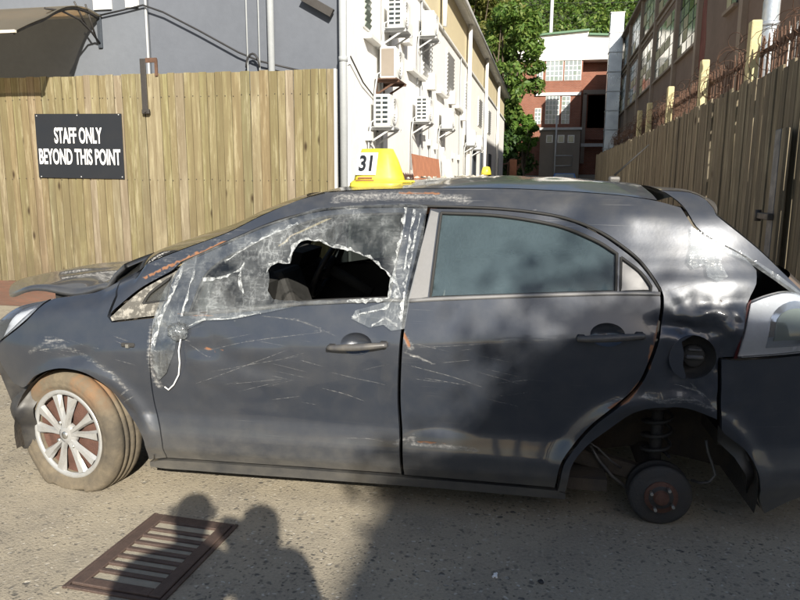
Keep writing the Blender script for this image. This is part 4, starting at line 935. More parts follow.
# door handles
def handle(par, px0, px1, py0, py1):
    (x0, z0), (x1, z1) = unproj(px0, py0), unproj(px1, py1); n = 14; P = []; R = []
    for i in range(n+1):
        t = i/n; x, z = x0+(x1-x0)*t, z0+(z1-z0)*t; P.append((x, float(D(x, z))-.020-.012*math.sin(math.pi*t), z)); R.append(.0150*(0.55+0.45*math.sin(math.pi*min(1, max(0, .12+t*.8)))))
    h = MB().tube(P, R, 10).build('door_handle', 'grey_handle', par)
    for t in (.06, .93):
        x, z = x0+(x1-x0)*t, z0+(z1-z0)*t; MB().box((x, float(D(x, z))-.008, z), (.034, .034, .026), bevel=.006).build('mount', 'black_plastic', h)
    xm, zm = x0+(x1-x0)*.46, z0+(z1-z0)*.46+.006; v = []; f = []; K = 24
    rings = ((1.03, .004), (.92, .010), (.6, .030), (.0, .034))
    for rr, dd in rings:
        for j in range(K):
            a = 2*math.pi*j/K; x = xm+.064*rr*math.cos(a); z = zm+.044*rr*math.sin(a); v.append((x, float(D(x, z))+dd-.004, z))
    for i in range(3):
        for j in range(K): f.append((i*K+j, (i+1)*K+j, (i+1)*K+(j+1) % K, i*K+(j+1) % K))
    mobj('handle_cup', pydata('handle_cup', v, f, True), 'car_paint', h)
handle(fdoor, *HF); handle(rdoor, *HR)
# indicator hole in the fender
x, z = unproj(128, 345); MB().box((x, float(D(x, z))-.002, z), (.062, .012, .020), bevel=.005).build('indicator_socket', 'black_plastic', car)
MB().box((x+.002, float(D(x, z))-.009, z-.002), (.014, .010, .016)).build('indicator_wire', 'bright_metal', car)
# fuel filler: cup, half-open flap, cap
fx, fz = unproj(693, 358); fy = float(D(fx, fz))
MB().lathe([(.0, .055), (.07, .055), (.078, .03), (.084, .002), (.084, -.004)], 28, Matrix.Translation((fx, fy+.012, fz)), cap=False).build('filler_cup', 'black_plastic', car)
cap = MB().lathe([(.0, -.016), (.036, -.016), (.042, -.010), (.044, .03)], 20, Matrix.Translation((fx+.012, fy+.048, fz-.004))).build('filler_cap', 'interior_dark', car)
MB().box((fx+.012, fy+.028, fz-.004), (.066, .016, .016), bevel=.005).box((fx+.012, fy+.030, fz+.024), (.050, .012, .008), bevel=.003).build('grip', 'grey_handle', cap)
fl = []; ff_ = []
arc = [math.radians(a) for a in range(98, 263, 11)]
pts = [(fx+.086*math.cos(a), fz+.086*math.sin(a)) for a in arc] + [(fx-.020, fz-.072), (fx-.034, fz-.03), (fx-.034, fz+.02), (fx-.046, fz+.06)]
MB().prism(pts, fy-.004, fy+.004, 'y').build('filler_flap', 'car_paint', car)
# fine scratches through the paint: hair-thin tapered slivers following each panel
def mat_scratch():
    m, nt, b = newmat('scratch_bare'); v = coords(nt)
    setb(nt, b, color=(0.34, 0.34, 0.335), rough=.5)
    tr = node(nt, 'ShaderNodeBsdfTransparent')
    mx = node(nt, 'ShaderNodeMixShader', {0: ramp(nt, noise(nt, v, 70, 4, .7), [(.38, .0), (.66, .34)]), 1: tr.outputs[0], 2: b.outputs[0]})
    nt.links.new(mx.outputs[0], nt.nodes['Material Output'].inputs[0])
mat_scratch()
def scratches(par, lines, name='scratch_marks'):
    v = []; f = []
    for pts, wd in lines:
        P = smoothpoly([unproj(*q) for q in pts], .008, False); n = len(P)
        x, z = P[:, 0], P[:, 1]; y = D(x, z)+dent(x, z)-.0012
        for i in range(n):
            t = P[min(i+1, n-1)]-P[max(i-1, 0)]; t = t/max(1e-9, np.linalg.norm(t)); k = wd*math.sin(math.pi*(.06+.88*i/(n-1)))*(1+.6*mnoise.noise(Vector((x[i]*60, z[i]*60, wd*900))))
            s = len(v); v += [(x[i]-t[1]*k, y[i], z[i]+t[0]*k), (x[i]+t[1]*k, y[i], z[i]-t[0]*k)]
            if i: f.append((s-2, s, s+1, s-1))
    o = mobj(name, pydata(name, v, f, True), 'scratch_bare', par); o['_near'] = 1; o['kind'] = 'stuff'; return o
random.seed(31)
L1 = [([(205, 352), (245, 342), (330, 331)], .0016), ([(195, 384), (245, 366), (287, 350)], .0014), ([(322, 388), (345, 394), (364, 401)], .0018), ([(262, 316), (300, 321), (336, 336)], .0026), ([(232, 384), (282, 379)], .0012), ([(210, 372), (300, 356)], .0013), ([(345, 438), (372, 439), (396, 445)], .0022), ([(168, 334), (190, 342)], .0025), ([(300, 360), (322, 366)], .0016), ([(188, 345), (204, 356), (214, 358)], .0024), ([(270, 400), (300, 396)], .0012), ([(330, 372), (388, 386)], .0013)]
for k in range(16):
    a, b = random.uniform(180, 370), random.uniform(322, 405); l = random.uniform(8, 46); sl = random.choice((-.24, .16, .2, .24))+random.uniform(-.05, .05)
    L1.append(([(a, b), (min(394, a+l), b+sl*l)], random.uniform(.0004, .0009)))
scratches(fdoor, L1)
L2 = [([(403, 352), (418, 357), (434, 364)], .0034), ([(404, 364), (450, 376), (482, 387)], .0017), ([(412, 347), (452, 346), (520, 341)], .0014), ([(425, 378), (466, 385)], .0016), ([(414, 444), (440, 446), (480, 451)], .0034), ([(403, 446), (414, 436)], .003), ([(478, 372), (520, 384)], .0012)]
for k in range(9):
    a, b = random.uniform(408, 520), random.uniform(335, 400); l = random.uniform(8, 40); sl = random.choice((.18, .26, -.1))+random.uniform(-.06, .06)
    L2.append(([(a, b), (a+l, b+sl*l)], random.uniform(.0006, .0013)))
scratches(rdoor, L2)
L3 = [([(114, 336), (122, 339), (128, 341)], .003), ([(120, 396), (130, 388)], .004), ([(124, 402), (134, 396)], .003), ([(40, 350), (62, 347)], .003), ([(96, 366), (118, 376)], .003)]
for k in range(14):
    a, b = random.uniform(30, 125), random.uniform(330, 372); l = random.uniform(6, 24); L3.append(([(a, b), (a+l, b+random.uniform(.1, .5)*l)], random.uniform(.0006, .0016)))
scratches(fender, [q for q in L3 if all(b < 365+max(0, a-85)*.55 or a > 112 for a, b in q[0])])
L4 = [([(640, 397), (665, 401), (690, 398), (716, 410)], .0045), ([(672, 384), (700, 392), (716, 408)], .003), ([(655, 404), (690, 403)], .003), ([(690, 382), (704, 398)], .0035), ([(664, 292), (690, 284)], .0025)]
for k in range(12):
    a, b = random.uniform(645, 695), random.uniform(385, 402); l = random.uniform(6, 20); L4.append(([(a, b), (a+l, b+random.uniform(-.1, .4)*l)], random.uniform(.0008, .002)))
scratches(quarter, L4)
# ------------------------------------------------------------------ roof, screens, bonnet, tail
def loft(name, near, mat, bulge, nx=28, parent=None, smooth=True, wear=None, y1=None):
    """sheet from a polyline on the near side across to its mirror image; bulge(t, i) -> (dx, dz)"""
    v = []; f = []; n = len(near)
    for i, (x, y, z) in enumerate(near):
        for j in range(nx+1):
            t = j/nx; dx, dz = bulge(t, i/(n-1), (x, y, z)); v.append((x+dx, y+(CW-2*y)*t, z+dz))
    for i in range(n-1):
        for j in range(nx): a = i*(nx+1)+j; f.append((a, a+nx+1, a+nx+2, a+1))
    me = pydata(name, v, f, smooth)
    if wear is not None:
        at = me.color_attributes.new('wear', 'FLOAT_COLOR', 'POINT'); w_ = np.zeros((len(v), 4), np.float32); w_[:, 3] = 1; w_[:, 2] = wear; at.data.foreach_set('color', w_.ravel())
    return mobj(name, me, mat, parent or car)
def side3(pts, res=.04):
    P = smoothpoly([unproj(*p) for p in pts], res, False); return [(p[0], float(D(p[0], p[1])), p[1]) for p in P]
rail = side3([(300, 199.5), (324, 192), (380, 189), (430, 188), (500, 188), (560, 190.5), (620, 195), (657, 200)])
print('RAIL', [tuple(round(c, 3) for c in r) for r in rail[::6]])
def crown(t, s, p):
    zc = float(np.interp(p[0], [.9, 1.0, 1.1, 1.25, 1.5, 1.8, 2.1, 2.35, 2.6], [1.285, 1.335, 1.368, 1.398, 1.420, 1.430, 1.425, 1.408, 1.375]))
    e = 1-abs(2*t-1)**2.3; n = mnoise.noise(Vector((p[0]*3, t*5, 1)))*.012*e + mnoise.noise(Vector((p[0]*8, t*11, 4)))*.004*e
    return (-.10*e*(1-sstep(.9, 1.25, p[0])), (zc-p[2])*e + n)
roof = loft('roof', rail, 'car_paint', crown, wear=.42)
spo = [(p[0], p[1], p[2]) for p in side3([(660, 190), (690, 192), (706, 199), (714, 208), (717, 215)], .02)]
def spcrown(t, s, p):
    e = 1-abs(2*t-1)**2.6; zc = float(np.interp(p[0], [2.4, 2.5, 2.62, 2.75], [1.400, 1.385, 1.352, 1.300])); return (.08*e*s, (max(zc, p[2]+.012)-p[2])*e)
loft('spoiler', spo, 'car_paint', spcrown, wear=.9)
tg = side3([(717, 215), (760, 250), (800, 288), (838, 322), (850, 346)], .04)
loft('rear_screen', tg[:len(tg)//2+1], 'car_glass', lambda t, s, p: (.10*(1-(2*t-1)**2), 0.0))
rb = [(p[0]-.01, p[1], p[2]) for p in tg[len(tg)//2:]] + side3([(868, 350), (868, 400), (868, 480)], .06)
loft('tailgate', rb, 'car_paint', lambda t, s, p: (.13*(1-abs(2*t-1)**3), 0.0), wear=.3)
ap = side3([(118, 284), (150, 262), (185, 248), (228, 232), (262, 215), (300, 199.5), (308, 197.0)])
loft('windscreen', ap, 'screen_glass', lambda t, s, p: (-.24*(1-(2*t-1)**2)*(1-.5*s), .012*(1-(2*t-1)**2)))
# bonnet, popped up and bent
bx = [(-0.56, 0.858), (-0.46, 0.876), (-0.35, 0.890), (-0.22, 0.897), (-0.10, 0.901), (0.0, 0.912), (0.06, 0.924), (0.10, 0.975), (0.155, 1.024)]
bp = smoothpoly(bx, .03, False); v = []; f = []; nx = 26; nb = len(bp)
for lay in (0, 1):
    for i, (x, z) in enumerate(bp):
        s = i/(nb-1); y0 = .20 + .14*max(0, (-x-.34)/.22)**1.5
        for j in range(nx+1):
            t = j/nx; e = 1-(2*t-1)**2; y = y0+(CW-2*y0)*t
            xx = x - .20*e*max(0, 1-s*1.15) - (.03*e if s > .8 else 0)
            zz = z + e**.7*(.012+.040*s) + .010*e*mnoise.noise(Vector((x*4, t*5, 0))) + (.014*math.exp(-((t-.0)/.06)**2)*math.sin(x*16) if s < .8 else 0)
            if s > .80: zz = z*(1-.0) + e*.03
            v.append((xx, y, zz-lay*.022))
N1 = nb*(nx+1)
for i in range(nb-1):
    for j in range(nx): a = i*(nx+1)+j; f += [(a, a+nx+1, a+nx+2, a+1), (N1+a, N1+a+1, N1+a+nx+2, N1+a+nx+1)]
    for j in (0, nx): a = i*(nx+1)+j; f.append((a, N1+a, N1+a+nx+1, a+nx+1))
for j in range(nx):
    for i in (0, nb-1): a = i*(nx+1)+j; f.append((a, a+1, N1+a+1, N1+a))
me = pydata('bonnet', v, f, True); at = me.color_attributes.new('wear', 'FLOAT_COLOR', 'POINT'); w_ = np.zeros((len(v), 4), np.float32); w_[:, 3] = 1; w_[:, 2] = .35; at.data.foreach_set('color', w_.ravel())
bon = mobj('bonnet', me, 'car_paint', car)
MB().box((-.20, .24, .868), (.05, .02, .05)).build('bump_stop', 'black_rubber', car)
# cowl, engine bay, inner structure
MB().box((.30, .86, .955), (.26, 1.26, .03), Ry(-.30)).build('cowl', 'interior_dark', car)
MB().box((-.08, .86, .62), (.60, 1.10, .36), bevel=.03).build('engine_bay', 'underbody', car)
MB().box((.36, .86, .60), (.04, 1.36, .72)).build('bulkhead', 'interior_dark', car)
MB().box((-.48, .86, .55), (.05, 1.20, .40), bevel=.01).build('radiator', 'underbody', car)
MB().box((-.56, .86, .50), (.06, 1.24, .10), bevel=.01).build('bumper_beam', 'rust_steel', car)
MB().prism([(-.30, .20), (-.44, .32), (-.52, .55), (-.46, .60), (-.36, .52), (-.30, .40)], .16, .20, 'y').build('torn_bracket', 'black_plastic', car)
fl_ = MB()
MB().box((1.30, .86, .17), (2.0, 1.46, .05)).build('floor_pan', 'underbody', car)
MB().box((2.95, .86, .36), (.40, 1.2, .06)).build('boot_floor', 'underbody', car)
MB().box((2.42, .86, .60), (.55, 1.0, .10)).build('seat_pan', 'interior_dark', car)
# wheel housings
for cx, cz, R, ya, yb in ((ARF[0], ARF[1], ARF[2]+.012, .04, .46), (ARR[0], ARR[1], ARR[2]+.014, .06, .52)):
    v = []; f = []; K = 22
    for y in (ya, (ya+yb)/2, yb):
        for k in range(K+1):
            a = math.pi*(-.06+1.12*k/K); v.append((cx+R*math.cos(a), y, cz+R*math.sin(a)))
    for i in range(2):
        for k in range(K): a = i*(K+1)+k; f.append((a, a+1, a+K+2, a+K+1))
    s = len(v); v.append((cx, yb, cz))
    for k in range(K): f.append((2*(K+1)+k, 2*(K+1)+k+1, s))
    o = mobj('wheel_housing', pydata('wheel_housing', v, f, True), 'underbody', car); FARSIDE.append(o)
# hanging wheel-arch liner at the torn front corner
lin = px_poly([(14, 398), (20, 390), (27, 386), (33, 396), (30, 410), (29, 425), (33, 440), (40, 450), (37, 455), (31, 447), (25, 448), (14, 444), (10, 432), (13, 420), (11, 408)], S, False)
panel('arch_liner', lin, 'black_plastic', car, off=.03, thick=.004, res=.012, dents=0, wear=False, gap=0, mirror=False, extra=lambda x, z: .03*np.sin(x*22)+.02*np.sin(z*31))
lin2 = px_poly([(722, 430), (733, 440), (748, 453), (757, 472), (759, 500), (764, 513), (752, 500), (748, 478), (738, 462), (724, 450)], S, False)
panel('rear_liner', lin2, 'black_plastic', car, off=.05, thick=.004, res=.012, dents=0, wear=False, gap=0, mirror=False, extra=lambda x, z: .02*np.sin(x*40)+.012*np.sin(z*37))
# ------------------------------------------------------------------ film over the broken front window
hole = px_poly([(269, 270), (272, 266), (279, 262), (285, 264), (291, 263), (294, 252), (299, 244), (306, 239.5), (321, 241), (333, 247), (354, 251), (372, 259), (387, 271), (391, 277), (388, 297), (340, 299), (300, 301), (275, 299), (269, 290), (271, 280)], .012, False)
hole = hole + np.array([[.0035*mnoise.noise(Vector((p[0]*60, p[1]*60, 0))), .0045*mnoise.noise(Vector((p[0]*60, p[1]*60, 8)))] for p in hole])
def crinkle(x, z):
    return np.array([-.006-.012*abs(mnoise.noise(Vector((a*6, b*4, 3))))-.005*mnoise.noise(Vector((a*13, b*9, 6)))-.0018*mnoise.noise(Vector((a*34, b*24, 1))) for a, b in zip(x, z)])
film_poly = px_poly([(152, 350), (154, 322), (166, 288), (184, 262), (215, 247), (262, 226), (318, 208), (360, 205), (410, 203), (428, 206), (422, 250), (410, 300), (405, 328), (392, 330), (384, 324), (370, 327), (352, 318), (356, 310), (388, 301), (340, 303), (300, 305), (262, 313), (235, 318), (205, 320), (190, 328), (178, 336), (176, 350), (168, 372), (160, 380), (155, 368)], .015, False)
film = panel('plastic_film', film_poly, 'plastic_film', fdoor, holes=[hole], off=-.004, thick=0, res=.009, gap=0, dents=0, wear=False, extra=crinkle, mirror=False); film['_near'] = 1
def edge_strip(poly, wd, par, nm, closed=True, amp=.6):
    """ragged whitened margin of torn film"""
    P = np.asarray(poly); a = np.roll(P, 1, 0); b = np.roll(P, -1, 0); t = b-a; t /= np.maximum(np.linalg.norm(t, axis=1), 1e-9)[:, None]; nr = np.stack([t[:, 1], -t[:, 0]], 1)
    area = np.sum(P[:, 0]*b[:, 1]-b[:, 0]*P[:, 1]); nr *= (1 if area > 0 else -1)
    v = []; f = []; n = len(P)
    for i, p in enumerate(P):
        k = wd*(1+amp*2*mnoise.noise(Vector((p[0]*35, p[1]*35, 2)))); q = p+nr[i]*max(.002, k)
        for u in (p, q): v.append((u[0], float(D(*u))-.017-.006*mnoise.noise(Vector((u[0]*50, u[1]*50, 5))), u[1]))
    for i in range(n if closed else n-1): j = (i+1) % n; f.append((2*i, 2*j, 2*j+1, 2*i+1))
    o = mobj(nm, pydata(nm, v, f, True), 'film_edge', par); return o
nh = int(len(hole)*.66); edge_strip(hole[:nh], .009, film, 'torn_edge', False, 1.0)
for pts, wd in (([(204, 277), (222, 276), (240, 269), (246, 261)], .010), ([(243, 266), (243, 280), (246, 294)], .009), ([(226, 262), (262, 240), (300, 224)], .008), ([(408, 206), (404, 232), (396, 268), (402, 296)], .012), ([(422, 212), (414, 250), (406, 290), (403, 322)], .010), ([(414, 208), (409, 240), (404, 270)], .007), ([(352, 316), (366, 311), (384, 307), (398, 294)], .008), ([(372, 326), (386, 318), (398, 326)], .007), ([(186, 268), (176, 292), (164, 318), (156, 350)], .012), ([(196, 268), (188, 296), (182, 316)], .008), ([(262, 312), (235, 318), (205, 320), (190, 326)], .006)):
    edge_strip(smoothpoly([unproj(*p) for p in pts], .009, False), wd, film, 'film_fold', False, 1.0)
# crumpled wrap where the mirror was torn off, with a dangling wire
x, z = unproj(179, 331); y = float(D(x, z)); b_ = bmesh.new(); bmesh.ops.create_icosphere(b_, subdivisions=4, radius=1)
for q in b_.verts:
    n = q.co.normalized(); k = 1+.25*mnoise.noise(n*3.1)+.18*abs(mnoise.noise(n*7.3)); q.co = Vector((n.x*.042*k, n.y*.030*k, n.z*.036*k))
me = bpy.data.meshes.new('mirror_wrap'); b_.to_mesh(me); b_.free(); o = mobj('mirror_wrap', me, 'film_edge', film, (x, y-.012, z)); me.materials.clear(); me.materials.append(MATS['plastic_film'])
MB().tube([(unproj(px, py)[0], float(D(*unproj(px, py)))-.012, unproj(px, py)[1]) for px, py in ((182, 338), (180, 350), (181, 362), (180, 374), (175, 384), (170, 389), (166, 386))], .0032, 6).build('mirror_wire', 'letter_white', fdoor)['_near'] = 1
# wrap on the tailgate edge
fw2 = px_poly([(690, 226), (700, 232), (712, 238), (745, 254), (778, 275), (802, 294), (798, 298), (775, 281), (744, 260), (722, 250), (720, 262), (727, 276), (718, 281), (706, 276), (704, 264), (692, 268), (686, 262), (690, 245)], .015, False)
o = panel('wrap_film', fw2, 'plastic_film', hatch, off=-.008, thick=0, res=.010, gap=0, dents=0, wear=False, extra=crinkle, mirror=False); o['_near'] = 1
# ------------------------------------------------------------------ wheels
def wheel(loc, steer, flat, name='wheel'):
    prof = [(.205, .075), (.213, .083), (.217, .083), (.221, .088), (.242, .094), (.246, .0925), (.250, .0945), (.272, .091), (.276, .0885), (.282, .087), (.292, .078), (.299, .060)]
    half = []
    for r, h in prof: half.append((r, h))
    tread = [(.300, .052), (.300, .036), (.292, .034), (.292, .029), (.301, .027), (.301, .008), (.293, .006), (.293, -.006)]
    full = half + tread + [(r, -h) for r, h in tread[::-1]] + [(r, -h) for r, h in half[::-1]]
    mb = MB(); mb.lathe(full + [(.19, -.07), (.19, .07), full[0]], 72, cap=False)
    zf = -loc[2]+.001
    for q in mb.bm.verts:
        if q.co.z < zf:
            k = zf-q.co.z; q.co.y *= 1+min(.5, k*7); q.co.z = zf
        elif q.co.z < zf+.06: q.co.y *= 1+.18*(1-(q.co.z-zf)/.06)*flat
    wo = mb.build(name, 'tyre_dusty', car, loc, (0, 0, steer), True)
    MB().lathe([(.0, -.045), (.06, -.045), (.10, -.060), (.15, -.050), (.185, -.040), (.196, -.062), (.206, -.078), (.203, -.080), (.19, -.04), (.19, .05)], 40, cap=False).build('steel_rim', 'hub_rust', wo)
    cv = MB(); cv.lathe([(.184, -.072), (.188, -.079), (.198, -.083), (.207, -.082), (.211, -.078), (.207, -.072), (.188, -.068), (.184, -.072)], 60, cap=False)
    cv.lathe([(.0, -.092), (.022, -.091), (.040, -.086), (.052, -.076), (.052, -.060)], 30, cap=False)
    for k in range(5):
        a0 = k*2*math.pi/5+.35
        for s in (-1, 1):
            q = []
            for r, hw, da, y in ((.036, .013, .16, -.086), (.075, .0125, .21, -.084), (.125, .0175, .250, -.081), (.186, .0285, .262, -.079)):
                a = a0+s*da; c = Vector((r*math.cos(a), y, r*math.sin(a))); tg_ = Vector((-math.sin(a), 0, math.cos(a)))
                q.append([cv.bm.verts.new(c+tg_*hw+Vector((0, .012, 0))), cv.bm.verts.new(c+tg_*hw*.55+Vector((0, -.004, 0))), cv.bm.verts.new(c-tg_*hw*.55+Vector((0, -.004, 0))), cv.bm.verts.new(c-tg_*hw+Vector((0, .012, 0)))])
            for i in range(3):
                for j in range(3): cv.bm.faces.new((q[i][j], q[i][j+1], q[i+1][j+1], q[i+1][j]))
    cov = cv.build('wheel_cover', 'cover_silver', wo)
    MB().lathe([(.0, -.0955), (.017, -.0955), (.018, -.090)], 20).build('centre_badge', 'bright_metal', cov)
    for k in range(4):
        a = k*math.pi/2+.6; MB().lathe([(.0, -.083), (.009, -.083), (.009, -.06)], 6, Matrix.Translation((.062*math.cos(a), -.004, .062*math.sin(a)))).build('wheel_nut', 'bright_metal', cov)
    return wo
wx, wz = unproj(67, 433, .055); st = math.radians(-13)
nrm = Vector((-math.sin(-st), -math.cos(st), 0))
wc = Vector((wx, .055, wz))-nrm*.080
w1 = wheel((wc.x, wc.y, .252), st, 1.0)
w2 = wheel((wc.x+.02, CW-wc.y, .270), math.pi+st, 1.0)
w3 = wheel((ARR[0]+.03, CW-.14, .285), math.pi, 0.3)
# bare rear brake drum, hub and suspension
dx, dz = unproj(661, 491, .16); dz = .128
drum = MB().lathe([(.0, -.012), (.060, -.012), (.066, -.006), (.085, -.002), (.112, .0), (.121, .004), (.1275, .012), (.1275, .020), (.122, .024), (.122, .060), (.127, .064), (.127, .085), (.05, .085)], 48).build('brake_drum', 'drum_iron', car, (dx, .16, dz))
MB().lathe([(.0, -.030), (.024, -.030), (.030, -.024), (.032, -.010), (.066, -.014), (.068, -.004)], 32).build('hub_face', 'hub_rust', drum)
for k in range(4):
    a = k*math.pi/2+1.05; MB().tube([(.05*math.cos(a), -.044, .05*math.sin(a)), (.05*math.cos(a), -.008, .05*math.sin(a))], .0065, 8).build('wheel_stud', 'bright_metal', drum)
sp = []
sx, sz0 = unproj(655, 466, .30); 
for i in range(121):
    t = i/120; a = t*2*math.pi*4.2; sp.append((sx+.058*math.cos(a), .32+.058*math.sin(a), .24+.26*t))
MB().tube(sp, .0075, 8).build('coil_spring', 'drum_iron', car)
MB().lathe([(.075, 0), (.075, .02), (.03, .035)], 20, Matrix.Translation((sx, .32, .50)) @ Rx(math.pi/2)).build('spring_seat', 'underbody', car)
MB().tube([(sx, .32, .16), (sx, .32, .50)], .026, 12).build('damper', 'drum_iron', car)
MB().tube([(dx, .28, .13), (dx-.02, .6, .20), (dx-.02, 1.1, .22), (dx, 1.45, .27)], .045, 12).build('axle_beam', 'underbody', car)
MB().bar((dx, .30, .15), (dx-.48, .26, .28), .06, .07, .01).build('trailing_arm', 'underbody', car)
def wire(name, pts, r, mat, y):
    return MB().tube([(unproj(a, b, y)[0], y+dy, unproj(a, b, y)[1]) for a, b, dy in pts], r, 8).build(name, mat, car)
wire('brake_hose', [(706, 440, 0), (708, 452, 0), (712, 464, -.01), (714, 473, -.02), (708, 480, -.02), (700, 483, 0), (692, 482, .02)], .006, 'grey_handle', .26)
wire('brake_cable', [(590, 445, 0), (600, 462, 0), (612, 476, 0), (627, 488, 0)], .007, 'grey_handle', .24)
wire('brake_pipe', [(585, 440, 0), (598, 448, 0), (610, 460, 0), (622, 470, .02)], .004, 'grey_handle', .22)
# ------------------------------------------------------------------ cabin
def seat(x, y):
    s = MB().box((x, y, .46), (.50, .50, .20), Ry(-.12), bevel=.06, seg=3).build('seat', 'seat_fabric', car, smooth=True)
    MB().box((x+.32, y, .82), (.16, .48, .62), Ry(.28), bevel=.06, seg=3).build('backrest', 'seat_fabric', s, smooth=True)
    MB().box((x+.42, y, 1.17), (.10, .26, .18), Ry(.18), bevel=.04, seg=3).build('headrest', 'seat_fabric', s, smooth=True)
    MB().tube([(x+.40, y-.06, 1.0), (x+.42, y-.06, 1.14)], .007, 6).tube([(x+.40, y+.06, 1.0), (x+.42, y+.06, 1.14)], .007, 6).build('headrest_rod', 'bright_metal', s)
seat(1.10, .46); seat(1.10, 1.27)
rs = MB().box((2.02, .86, .55), (.48, 1.24, .20), Ry(-.1), bevel=.06, seg=3).build('rear_seat', 'seat_fabric', car, smooth=True)
MB().box((2.32, .86, .82), (.16, 1.24, .50), Ry(.3), bevel=.05, seg=3).build('backrest', 'seat_fabric', rs, smooth=True)
for y in (.46, 1.26): MB().box((2.40, y, 1.09), (.09, .24, .13), Ry(.2), bevel=.04, seg=3).build('headrest', 'seat_fabric', rs, smooth=True)
db = MB().prism([(.30, .70), (.34, .93), (.46, .985), (.62, .97), (.70, .90), (.68, .80), (.58, .62), (.40, .55)], .16, 1.56, 'y').build('dashboard', 'interior_dark', car)
MB().box((.72, .86, .72), (.16, .30, .44), Ry(-.35), bevel=.03, seg=2).build('centre_console', 'interior_dark', db)
MB().prism([(.56, .96), (.60, 1.02), (.72, 1.0), (.70, .93)], 1.05, 1.45, 'y').build('instrument_hood', 'interior_dark', db)
sx_, sz_ = unproj(326, 268, 1.20); tilt = Matrix.Translation((sx_, 1.24, sz_)) @ Ry(math.radians(-62))
stw = MB(); ring = []
for i in range(41): a = 2*math.pi*i/40; ring.append(tilt @ Vector((.185*math.cos(a), .185*math.sin(a), 0)))
stw.tube(ring, .016, 10, cap=False); so_ = stw.build('steering_wheel', 'black_plastic', car)
MB().lathe([(.0, -.03), (.06, -.028), (.075, -.01), (.075, .02), (.03, .05)], 20, tilt @ Rx(math.pi/2)).build('hub', 'black_plastic', so_)
for a in (0.1, math.pi-.1, -math.pi/2): MB().bar(tuple(tilt @ Vector((.05*math.cos(a), .05*math.sin(a), 0))), tuple(tilt @ Vector((.18*math.cos(a), .18*math.sin(a), 0))), .03, .014).build('spoke', 'black_plastic', so_)
MB().tube([tuple(tilt @ Vector((0, 0, -.02))), tuple(tilt @ Vector((0, 0, -.30)))], .03, 10).build('column', 'interior_dark', so_)
loft('headlining', [(p[0], p[1]+.03, p[2]-.03) for p in rail], 'interior_dark', lambda t, s, p: (0, .03*(1-(2*t-1)**2)))
x, z = unproj(480, 228, .86); MB().box((.86, .86, 1.24), (.03, .22, .07), bevel=.02, seg=2).build('rear_view_mirror', 'black_plastic', car)
# roof aerial
ax, az = unproj(614, 182, .86); az = 1.405
ae = MB().box((ax, .86, az+.012), (.055, .030, .028), bevel=.011, seg=3).build('aerial', 'grey_handle', car)
MB().tube([(ax, .86, az+.03), (ax+.15, .86, az+.175)], [.005, .0025], 8).build('mast', 'black_rubber', ae)
# the far side repeats the undamaged panels
bpy.context.view_layer.update()
for o in FARSIDE: far_copy(o)
mat_glass('tinted_glass', (0.05, 0.06, 0.06), 0.25, (0.03, 0.035, 0.036))
fp = panel('window_pane', door_win, 'tinted_glass', car, off=.012, thick=0, res=.03, gap=-.006, dents=0, wear=False, mirror=False); fp.scale = (1, -1, 1); fp.location = (0, CW, 0)
fp = panel('window_pane', rwin, 'tinted_glass', car, off=.018, thick=0, res=.03, gap=-.006, dents=0, wear=False, mirror=False); fp.scale = (1, -1, 1); fp.location = (0, CW, 0)
# litter on the roof: dry leaves
random.seed(5)
for k in range(15):
    x = random.uniform(1.36, 1.75); y = random.uniform(.66, .95); zc = float(np.interp(x, [.9, 1.05, 1.4, 1.8, 2.1], [1.345, 1.378, 1.418, 1.430, 1.425]))-.004
    s = random.uniform(.012, .026); a = random.uniform(0, 6.28)
    p = CO + CU*x + CN*y
    v = [(-s, 0, .004), (0, -s*.5, .010), (s, 0, .003), (0, s*.5, .012), (0, 0, .0), (0, 0, .002)]
    o = mobj('dry_leaf', pydata('dry_leaf', v, [(0, 1, 4), (1, 2, 4), (2, 3, 4), (3, 0, 4)]), 'canopy_trim', None, (p[0], p[1], zc), (0, 0, a))
    tag(o, 'curled pale dry leaf lying on the car roof beside the yellow dome', 'leaf', 'dry leaves on the car roof')

# ================================================================== yellow number dome on the roof
dxl, _ = unproj(380, 187, .52); dzl = 1.385
p = CO + CU*dxl + CN*.52
dome = thing('number_dome', 'yellow plastic roof sign reading 31 standing on the car roof', 'roof sign', (p[0], p[1], dzl), CA-math.radians(13))
def slab(name, w0, d0, w1, d1, z0, z1, mat, par, n=28, pw=5.0, shift=0.0):
    v = []; f = []; L = 7
    for l in range(L):
        t = l/(L-1); ww = w0+(w1-w0)*t; dd = d0+(d1-d0)*t
        if l == L-1: ww *= .93; dd *= .86
        zz = z0+(z1-z0)*(t if l < L-1 else 1.0) - (0.006 if l == L-2 else 0)
        for k in range(n):
            a = 2*math.pi*k/n; c, s = math.cos(a), math.sin(a); r = (abs(c)**pw+abs(s)**pw)**(-1/pw)
            v.append((r*c*ww/2+shift*t, r*s*dd/2, zz))
    for l in range(L-1):
        for k in range(n): f.append((l*n+k, l*n+(k+1) % n, (l+1)*n+(k+1) % n, (l+1)*n+k))
    f.append(tuple((L-1)*n+k for k in range(n))); f.append(tuple(k for k in range(n))[::-1])
    return mobj(name, pydata(name, v, f, True), mat, par)
slab('base', .250, .215, .240, .200, -.012, .018, 'dome_yellow', dome)
body = slab('shell', .215, .175, .150, .085, .014, .160, 'dome_yellow', dome, shift=-.012)
sl_ = math.atan2((.175-.085)/2, .146)
npl = MB().box((0, 0, 0), (.098, .003, .104)).build('number_plate', 'letter_white', dome, (-.034, -.0685, .092), (-sl_, 0, 0))
me = text_mesh('31', .098, .0035, .0006, .82); mobj('lettering', me, 'sign_black', npl, (0, -.0026, -.002), (math.pi/2, 0, 0))
